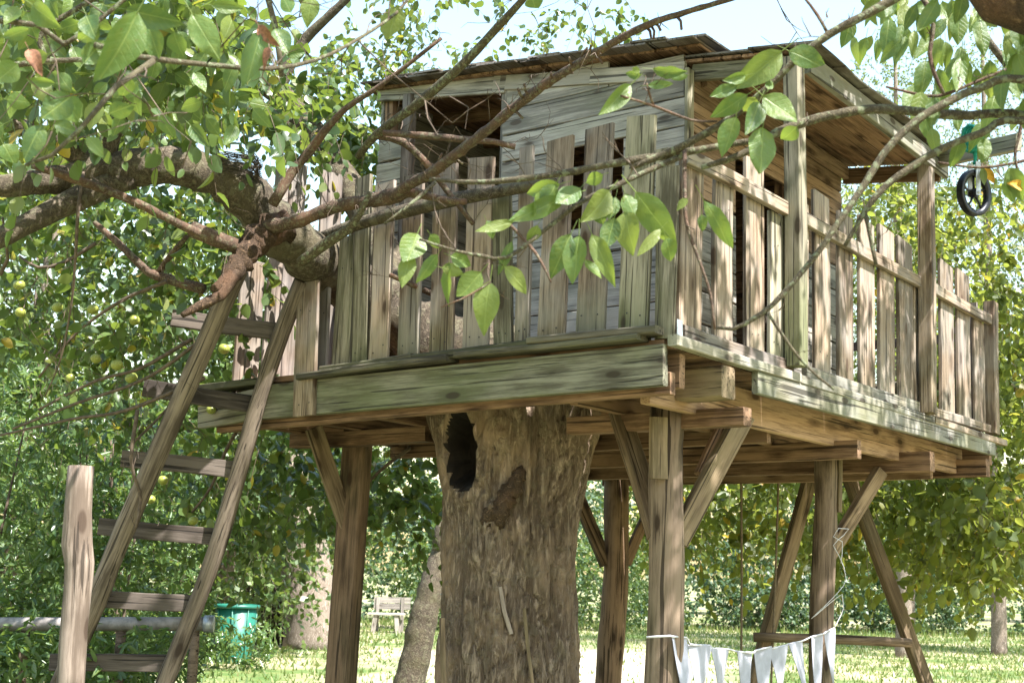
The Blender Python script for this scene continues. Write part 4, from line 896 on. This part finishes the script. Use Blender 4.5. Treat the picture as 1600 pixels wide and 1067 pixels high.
for s in ((652, 365, 637, 410, 40), (672, 366, 688, 388, 18), (642, 396, 628, 450, 27), (684, 397, 648, 444, 22), (704, 400, 738, 412, 24), (690, 418, 726, 425, 20), (702, 410, 692, 478, 15), (752, 425, 716, 466, 36), (766, 440, 752, 516, 40), (800, 377, 780, 430, 16), (788, 416, 826, 456, 22),
          (892, 366, 862, 430, 36), (905, 368, 897, 444, 36), (925, 366, 959, 440, 30), (914, 406, 941, 440, 16), (978, 330, 986, 394, 42), (1032, 358, 1000, 397, 15), (993, 300, 1058, 384, 46), (1040, 372, 1053, 409, 26), (802, 347, 742, 362, 18), (875, 288, 820, 306, 28), (884, 308, 796, 346, 28),
          (868, 288, 848, 330, 28), (907, 294, 870, 324, 28), (942, 273, 913, 286, 20), (952, 298, 920, 347, 36), (962, 308, 955, 341, 22), (977, 303, 994, 337, 24), (840, 352, 826, 380, 20), (930, 318, 945, 352, 28), (850, 300, 832, 340, 24), (760, 345, 775, 372, 18), (960, 340, 948, 392, 30)):
    leaf_px(B1c, *s, 2.88)
for s in ((1020, 108, 1076, 120, 20), (1002, 118, 977, 117, 13), (985, 132, 938, 182, 27), (986, 134, 964, 162, 16), (1012, 134, 1052, 131, 14), (1000, 112, 985, 108, 10)): leaf_px(B2, *s, 2.82)
for s in ((1222, 80, 1150, 142, 44), (1232, 80, 1288, 100, 32), (1152, 134, 1108, 156, 18), (1168, 148, 1110, 186, 30), (1192, 150, 1247, 192, 42), (1186, 160, 1168, 212, 30), (1150, 182, 1130, 246, 32), (1192, 198, 1188, 272, 42), (1245, 198, 1222, 222, 26), (1180, 152, 1165, 178, 24), (1200, 140, 1206, 122, 14), (1165, 118, 1130, 128, 18)): leaf_px(B2, *s, 2.88)
for s in ((1100, 314, 1149, 386, 22), (1096, 335, 1100, 362, 16), (1074, 310, 1058, 330, 14), (1075, 118, 1050, 126, 10)): leaf_px(B1, *s, 2.88)
GRP = []
for i in range(120):                                                  # hanging leaves, upper right
    Y = rnd.uniform(2.9, 4.2); x = rnd.uniform(1330, 1620); y = rnd.uniform(-20, 215)*rnd.uniform(.45, 1)
    if x < 1430 and y > 70: continue
    l = rnd.uniform(34, 62)*3.3/Y; a = rnd.gauss(1.65, .4); leaf_px(B4, x, y, x+l*math.cos(a), y+l*math.sin(a), l*rnd.uniform(.36, .5), Y)
for x, y, tx, ty, w in ((1500, 215, 1492, 262, 22), (1455, 200, 1462, 240, 20), (1540, 215, 1535, 255, 22), (1576, 262, 1600, 310, 30), (1572, 280, 1585, 318, 22)): leaf_px(B3, x, y, tx, ty, w, 3.1)
leaf_px(B3, 1598, 292, 1580, 285, 14, 3.1, GOLD)
side_twigs(apple, APATH, 7, .08, .32, .0028, 'twig', 5)
side_twigs(pear, PPATH, 3, .03, .12, .0022, 'twig', 6)
# canopy overhead, out of the frame: it dapples the deck
pc_ = Crown(); cr_ = random.Random(11)
for c, r, n in (((2.5, 4.4, 5.9), (1.3, 1.1, .6), 20), ((3.7, 6.1, 6.1), (1.3, 1.2, .6), 22), ((4.9, 7.6, 6.3), (1.2, 1.2, .6), 18), ((5.9, 9.0, 6.5), (1.1, 1.1, .6), 10), ((1.2, 4.7, 5.7), (1.1, .9, .5), 14), ((2.1, 6.7, 6.6), (1.2, 1.0, .5), 13),
                ((3.6, 2.6, 5.4), (1.4, 1.4, .9), 12), ((.4, 2.6, 5.0), (1.5, 1.3, .6), 16), ((5.0, 4.8, 6.0), (1.3, 1.3, .8), 12), ((-.9, 3.4, 5.2), (1.0, 1.0, .5), 8)):
    for k in range(n):                                        # dense clumps with clear gaps between
        q = np.array([cr_.uniform(-1, 1)*r[0], cr_.uniform(-1, 1)*r[1], cr_.uniform(-1, 1)*r[2]]); s_ = cr_.uniform(.24, .42)
        pc_.blob(np.array(c)+q, (s_, s_, s_*.7), 17, .34, 9, .115, .5, .05)
pc_.build(pear, 'leaf_apple', .28, .004)
for pts in (((1.85, 2.7, 2.0), (2.6, 3.3, 4.2), (4.0, 5.8, 5.9), (5.2, 7.4, 6.3), (6.2, 8.8, 6.5)), ((.8, 2.9, 3.9), (1.3, 3.8, 5.2), (1.9, 5.4, 6.2), (2.3, 6.6, 6.6)), ((2.0, 2.66, 1.5), (3.0, 2.5, 3.8), (4.0, 3.2, 5.2), (5.2, 4.6, 5.9)), ((.75, 2.88, 4.0), (.5, 2.6, 4.9))):
    tube('branch', pts, np.linspace(.085, .025, len(pts)), M['rot'], pear, 9, .2, .12)

# ------------------------------------------------------------------ second apple tree behind the right end of the deck
ap2 = empty('apple_tree', (7.6, 12.2, 0), 'leafy apple tree behind the right end of the deck with low hanging sunlit branches', 'tree')
tube('trunk', [(7.6, 12.2, -.1), (7.5, 12.1, 1.2), (7.3, 12.2, 2.2), (6.6, 12.1, 3.4), (5.6, 11.8, 4.4)], [.24, .19, .17, .13, .08], M['limb'], ap2, 14, .12, .12)
tube('branch', [(7.3, 12.2, 2.2), (6.2, 12.2, 3.0), (4.8, 12.0, 3.4), (3.0, 12.0, 3.3), (1.6, 12.2, 3.0)], [.12, .09, .07, .05, .03], M['limb'], ap2, 10, .12, .12)
tube('branch', [(5.6, 11.8, 4.4), (4.8, 11.0, 5.4), (4.0, 10.6, 6.2)], [.08, .05, .03], M['limb'], ap2, 10, .12, .12)
c2 = Crown()
for c in ((1180, 790, 150, 60, 10.6, 12.5, 110, .4, 10, .115), (1450, 800, 180, 90, 10.7, 12.8, 220, .4, 10, .125), (1560, 830, 100, 90, 9.4, 11.5, 110, .4, 10, .125), (1550, 600, 100, 170, 9.8, 12.5, 200, .38, 10, .11), (1390, 350, 90, 90, 11, 13, 150, .36, 10, .09),
          (1540, 380, 90, 110, 10.2, 12.4, 130, .36, 9, .09), (1360, 560, 140, 120, 12, 13.5, 170, .36, 9, .09), (1050, 790, 90, 60, 11.5, 13, 90, .36, 10, .09), (1250, 740, 240, 40, 12, 13.5, 160, .36, 10, .09), (1640, 650, 80, 250, 10, 12.5, 160, .4, 10, .09)):
    c2.view(*c)
c2.build(ap2, 'leaf_bright', .34, .003, fine=True)
apples_on(ap2, [(1252, 868, 11.2), (1258, 876, 11.2), (1518, 675, 10), (1520, 365, 10), (1408, 315, 11), (1425, 745, 10.8), (1350, 790, 11), (1545, 760, 10.4), (1480, 860, 10.8), (1100, 800, 11.5)], .036)

# ------------------------------------------------------------------ leafy shrubs on the left
shrubs = [(-3.9, 9.4, 1.5, 1.0, 3.0, 'tall willowy shrub at the left edge behind the pipe rail'), (-3.05, 10.4, .75, .8, 2.7, 'willowy shrub seen between the pale post and the ladder'),
          (-5.6, 11.5, 1.8, 1.3, 3.8, 'tallest shrub at the far left behind the apple branches'), (-4.0, 13.4, .95, 1.0, 3.4, 'dense shrub in back of the ladder below the apple limb')]
for x, y, rx, ry, h, lab in shrubs:
    sh = empty('shrub', (x, y, 0), lab, 'shrub', 'shrubs behind the ladder'); c = Crown()
    n = int(340*rx*ry*h/3)+170; q = rng.random((n, 3)); a = q[:, 0]*6.283; r = np.sqrt(q[:, 1]); z = q[:, 2]
    P0 = np.stack([x+rx*r*np.cos(a), y+ry*r*np.sin(a), .1+z*h*(1-.25*r**2)], 1); D0 = np.stack([np.cos(a)*.5, np.sin(a)*.5, np.full(n, .7)], 1)+rng.normal(size=(n, 3))*.35
    c.add(P0, D0, .45*rng.uniform(.6, 1.3, n), 12, .115, .45, .7); c.build(sh, 'leaf_willow', .15, .003, name='foliage', curl=.2)
    for k in range(6):
        aa = rnd.uniform(0, 6.28); rr0 = rnd.uniform(.1, .6); tube('stem', [(x+.15*math.cos(aa), y+.15*math.sin(aa), -.05), (x+rx*rr0*.6*math.cos(aa), y+ry*rr0*.6*math.sin(aa), h*.5), (x+rx*rr0*math.cos(aa), y+ry*rr0*math.sin(aa), h*.95)], [.02, .014, .005], M['twig'], sh, 6, .3, .1)
# low undergrowth round the pipe rail
ug = Crown(); n = 700; P0 = np.stack([rng.uniform(-4.6, -2.15, n), rng.uniform(7.6, 9.4, n), rng.uniform(.5, 1.15, n)], 1)
ug.add(P0, rng.normal(size=(n, 3))*.5+[0, 0, .8], .3*rng.uniform(.6, 1.3, n), 9, .11, .4, .7)
n = 700; P0 = np.stack([rng.uniform(-8, -4.9, n), rng.uniform(23.3, 27, n), rng.uniform(.0, .9, n)], 1); ug.add(P0, rng.normal(size=(n, 3))*.5+[0, 0, .8], .5*rng.uniform(.6, 1.3, n), 8, .16, .4, .7)
n = 90; P0 = np.stack([rng.uniform(-4.9, -3.6, n), rng.uniform(20.6, 21.9, n), rng.uniform(.0, .55, n)], 1); ug.add(P0, rng.normal(size=(n, 3))*.5+[0, 0, .8], .4*rng.uniform(.6, 1.3, n), 8, .15, .4, .7)
tag(ug.build(None, 'leaf_willow', .17, 0, name='undergrowth'), 'low green leafy undergrowth around the pipe rail and bin', 'undergrowth')

# ------------------------------------------------------------------ things in the background
pr0, pr1 = at(-60, 975, 8.2), at(322, 974, 8.2)
pipe = empty('pipe_rail', [*((pr0+pr1)/2)[:2], 0], 'weathered grey metal pipe rail on posts among the shrubs at left', 'rail')
tube('pipe', [pr0, (pr0+pr1)/2, pr1], [.042, .042, .042], M['pipe'], pipe, 14, .2, .02)
tube('end_ring', [pr1-[.01, 0, 0], pr1+[.045, 0, 0]], [.052, .052], M['steel'], pipe, 16, .05, .0)
for x in (40, 190, 305):
    a = at(x, 980, 8.22); tube('post', [a, [a[0], a[1], -.05]], [.03, .033], M['log'], pipe, 10, .2, .1)
bp = at(365, 1035, 22.67); bp[2] = 0; by_ = bp[1]
bin_o = empty('garden_bin', bp, 'green plastic garden bin with a rim standing beyond the ladder', 'bin')
def lathe(name, prof, c, mat, parent, n=28):
    V = [(c[0]+r*math.cos(2*math.pi*k/n), c[1]+r*math.sin(2*math.pi*k/n), c[2]+z) for r, z in prof for k in range(n)]
    Fc = [(i*n+k, i*n+(k+1) % n, (i+1)*n+(k+1) % n, (i+1)*n+k) for i in range(len(prof)-1) for k in range(n)]
    return link(name, mesh(name, V, Fc, mat, True), parent)
lathe('body', [(.0, 0), (.27, 0), (.275, .03), (.345, .92), (.335, .92), (.265, .05), (0, .05)], bp, M['bin'], bin_o)
lathe('rim', [(.348, .90), (.385, .905), (.385, .955), (.35, .965), (.335, .95), (.335, .90), (.348, .90)], bp, M['bin'], bin_o)
for k in range(8): a = k*.785; tube('rib', [bp+np.array([.283*math.cos(a), .283*math.sin(a), .05]), bp+np.array([.352*math.cos(a), .352*math.sin(a), .9])], [.012, .012], M['bin'], bin_o, 6, .5, 0)
bb = at(602, 988, 34.6); bb[2] = 0
bench = empty('garden_bench', bb, 'small pale wooden bench in the sunny meadow beyond the posts', 'bench')
for k in range(3): board('seat_plank', bb+[-.45, -.2+k*.15, .48], bb+[.5, -.2+k*.15, .48], .14, .05, [0, 1, 0], M['bench'], bench)
for k in range(2): board('back_plank', bb+[-.35, .30, .66+k*.16], bb+[.6, .30, .66+k*.16], .15, .04, ez, M['bench'], bench)
for sx in (-.25, .28):
    for sy in (-.2, .22): board('leg', bb+[sx-.05*np.sign(sx)*-1, sy, 0], bb+[sx, sy, .46], .11, .08, [1, 0, 0], M['bench'], bench)
for sx in (-.25, .4): board('back_post', bb+[sx, .27, .0], bb+[sx, .28, .9], .08, .05, [1, 0, 0], M['bench'], bench)
pk = empty('picket_fence', at(400, 960, 28)*[1, 1, 0], 'dark wooden picket fence in the shade near the sunlit trunk', 'fence')
for i in range(12):
    p = at(385+i*8.5, 962, 28); board('picket', [p[0], p[1], 0], [p[0], p[1], 1.28+rnd.uniform(-.05, .03)], .09, .025, [1, 0, 0], M['picket'], pk)
p, q = at(380, 960, 28.05), at(480, 960, 28.05); board('rail', [p[0], p[1], .9], [q[0], q[1], .9], .08, .04, ez, M['picket'], pk)

def bg_tree(name, label, base, top, r0, blobs, leafmat, size, n, nl, L=.6, wf=.36, group=None, trunkmat='farbark', simple=True, extra=None, twr=.006):
    t = empty(name, [base[0], base[1], 0], label, 'tree', group)
    b = np.array(base, float); e = np.array(top, float)
    tk = tube('trunk', [b-[0, 0, .1], b+(e-b)*.15+[.03, 0, 0], b+(e-b)*.55, e], [r0*1.15, r0, r0*.7, r0*.2], M[trunkmat], t, 16, .25, .1)
    c = Crown()
    for cc, rr0, k in blobs:
        c.blob(cc, rr0, int(n*k), L, nl, size, .45, .35); cc = np.array(cc)
        s0 = b+(e-b)*min(.9, max(.25, (cc[2]-1.5)/max(e[2], 1)*.8)); tube('branch', [s0, (s0+cc)/2+[0, 0, .15], cc], [r0*.35, r0*.22, r0*.06], M[trunkmat], t, 8, .5, .1)
    c.build(t, leafmat, wf, twr, simple); return t
# sunlit trunk near the bin and the leaning dark trunk
bt = at(490, 1012, 27.3)
bg_tree('broadleaf_tree', 'tree with a thick sun-dappled pale trunk beyond the green bin', (bt[0], bt[1], 0), (bt[0]-1.2, bt[1]+.3, 7), .55, [((bt[0]-2, 28, 6.8), (3.2, 2.4, 2.2), 1), ((bt[0]+1, 28.5, 7.5), (2.6, 2.2, 1.8), .7), ((bt[0]-4.5, 29, 5.5), (2.6, 2, 2.2), .8)], 'leaf_far', .13, 520, 9)
lt = empty('leaning_tree', (-1.25, 16.8, 0), 'crooked dead leaning trunk left of the thick trunk', 'tree')
tube('trunk', [at(625, 1250, 15.5)*[1, 1, 0]+[0, 0, -.1], at(640, 1067, 15.5), at(656, 990, 15.5), at(672, 925, 15.5), at(690, 865, 15.6), at(708, 800, 15.8), at(722, 745, 16)], [.20, .18, .165, .15, .13, .1, .07], M['limb'], lt, 18, .08, .16)
tube('branch', [at(690, 868, 15.6), at(686, 840, 15.5), at(692, 815, 15.5)], [.10, .08, .06], M['limb'], lt, 12, .06, .2)
# backdrop of tall trees, left and right
for i, (x, y, h, r, lab) in enumerate(((-12, 24, 9.5, 2.6, 'tall tree at the far left edge behind the shrubs'), (-8.2, 22, 8.8, 2.4, 'tall tree behind the big apple limb at left'), (-5.4, 25, 8.6, 2.1, 'tall tree rising left of the cabin roof'), (-15, 19, 8.5, 2.6, 'broad tree outside the left edge behind the top leaves'), (-9.6, 17.5, 7.6, 2.3, 'broad low tree closest behind the left shrubs'), (-6.0, 37, 9.5, 2.5, 'round tree behind the ladder top beyond the sunlit trunk'))):
    bg_tree('broadleaf_tree', lab, (x, y, 0), (x+.3, y, h), .22, [((x, y, h*.78), (r, r*.8, h*.22), 1), ((x-.9, y+.3, h*.5), (r*1.05, r*.8, h*.2), 1), ((x+.9, y-.5, h*.42), (r*.95, r*.8, h*.2), 1), ((x, y-.4, h*.2), (r*1.1, r*.8, h*.17), .9)], 'leaf_far', .18, 520, 9, group='tall trees in the left background')
for i, (x, y, h, r, lab) in enumerate(((8.6, 29, 14.2, 1.7, 'small-leaved pale birch just right of the porch roof'), (11.4, 31, 15.5, 2.2, 'tall small-leaved birch behind the hanging pear leaves'), (14.5, 30, 15, 2.3, 'small-leaved birch behind the pulley at the right edge'), (10.2, 34, 12.5, 2.0, 'shorter pale birch between the two taller birches'))):
    bg_tree('birch_tree', lab, (x, y, 0), (x+.2, y, h), .16, [((x, y, h*.86), (r*.75, r*.7, h*.13), .7), ((x-.3, y, h*.66), (r, r*.8, h*.14), 1), ((x+.5, y, h*.48), (r*1.1, r*.9, h*.14), 1.1), ((x, y, h*.3), (r*1.1, r*.9, h*.13), 1)], 'leaf_birch', .085, 560, 11, .55, .36, 'birches behind the pulley', twr=.005)
# far hedge and its sunlit foreground bushes
hg = Crown(); n = 5200
x = rng.uniform(-16, 26, n); top = 3.6+.7*np.sin(x*.9)+.5*np.sin(x*2.3+1)+np.where(x > 12, 1.2, 0); u_ = rng.random(n)
P0 = np.stack([x, 44+rng.uniform(-1.6, 1.6, n)-1.5*(1-u_), u_*top], 1)
hg.add(P0, rng.normal(size=(n, 3))*.6+[0, -.5, .4], .6*rng.uniform(.6, 1.3, n), 10, .19, .4, .8)
tag(hg.build(None, 'leaf_hedge', .34, 0, True, name='hedge'), 'dense dark green hedge along the far side of the meadow', 'hedge')
for (x, y, rx, h, lab) in ((-1.7, 37, 1.5, 2.9, 'sunlit pale green bush behind the bench'), (3.0, 39, 1.9, 3.0, 'sunlit bush at the hedge between the trunk and the round post'), (8.2, 42, 1.6, 1.5, 'low bluish bush before the hedge between the swing frame legs'), (12.6, 42, 2.0, 1.7, 'low bush before the hedge at right of the swing frame')):
    b_ = empty('bush', (x, y, 0), lab, 'bush', 'bushes before the hedge'); c = Crown(); c.blob((x, y, h*.5), (rx, .9, h*.5), 520, .4, 10, .13, .4, .5); c.build(b_, 'leaf_far' if x < 5 else 'leaf_hedge', .34, 0, True, name='foliage')
    for k in range(4): tube('stem', [(x+.1*k-.15, y, -.05), (x+rnd.uniform(-.5, .5)*rx, y, h*.55)], [.025, .008], M['twig'], b_, 6, .4, .1)
# woodland beyond the hedge, one far mass
wd = Crown()
for i in range(11):
    x = -17+i*4.6; h = 8.5+rnd.uniform(-1.8, 1.6); y = 57+rnd.uniform(-2, 3)
    for cc, rr0, k in (((x, y, h*.62), (3.0, 2.2, h*.36), 1), ((x+.5, y-.5, h*.3), (3.0, 2.0, h*.25), .7)): wd.blob(cc, rr0, int(260*k), .8, 8, .32, .45, .4)
tag(wd.build(None, 'leaf_hedge', .36, 0, True, name='woodland'), 'far woodland rising above the hedge', 'woodland')
# grass
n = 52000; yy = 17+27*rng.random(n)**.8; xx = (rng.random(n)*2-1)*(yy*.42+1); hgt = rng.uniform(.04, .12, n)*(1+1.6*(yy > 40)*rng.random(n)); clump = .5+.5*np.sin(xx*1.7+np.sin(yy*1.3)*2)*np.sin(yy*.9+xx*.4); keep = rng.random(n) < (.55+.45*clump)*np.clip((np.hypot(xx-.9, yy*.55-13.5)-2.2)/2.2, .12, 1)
xx, yy, hgt = xx[keep], yy[keep], hgt[keep]; n = len(xx); wv = .011+.0003*yy
a = rng.uniform(0, 6.28, n); lean = rng.normal(size=(n, 2))*.04
V = np.stack([np.stack([xx-np.cos(a)*wv, yy-np.sin(a)*wv, 0*xx], 1), np.stack([xx+np.cos(a)*wv, yy+np.sin(a)*wv, 0*xx], 1), np.stack([xx+lean[:, 0], yy+lean[:, 1], hgt], 1)], 1).reshape(-1, 3)
tag(link('grass', mesh_np('grass', V, np.arange(3*n).reshape(-1, 3), M['blade'])), 'tufts of green and dry grass over the sunny meadow', 'grass', kind='stuff')
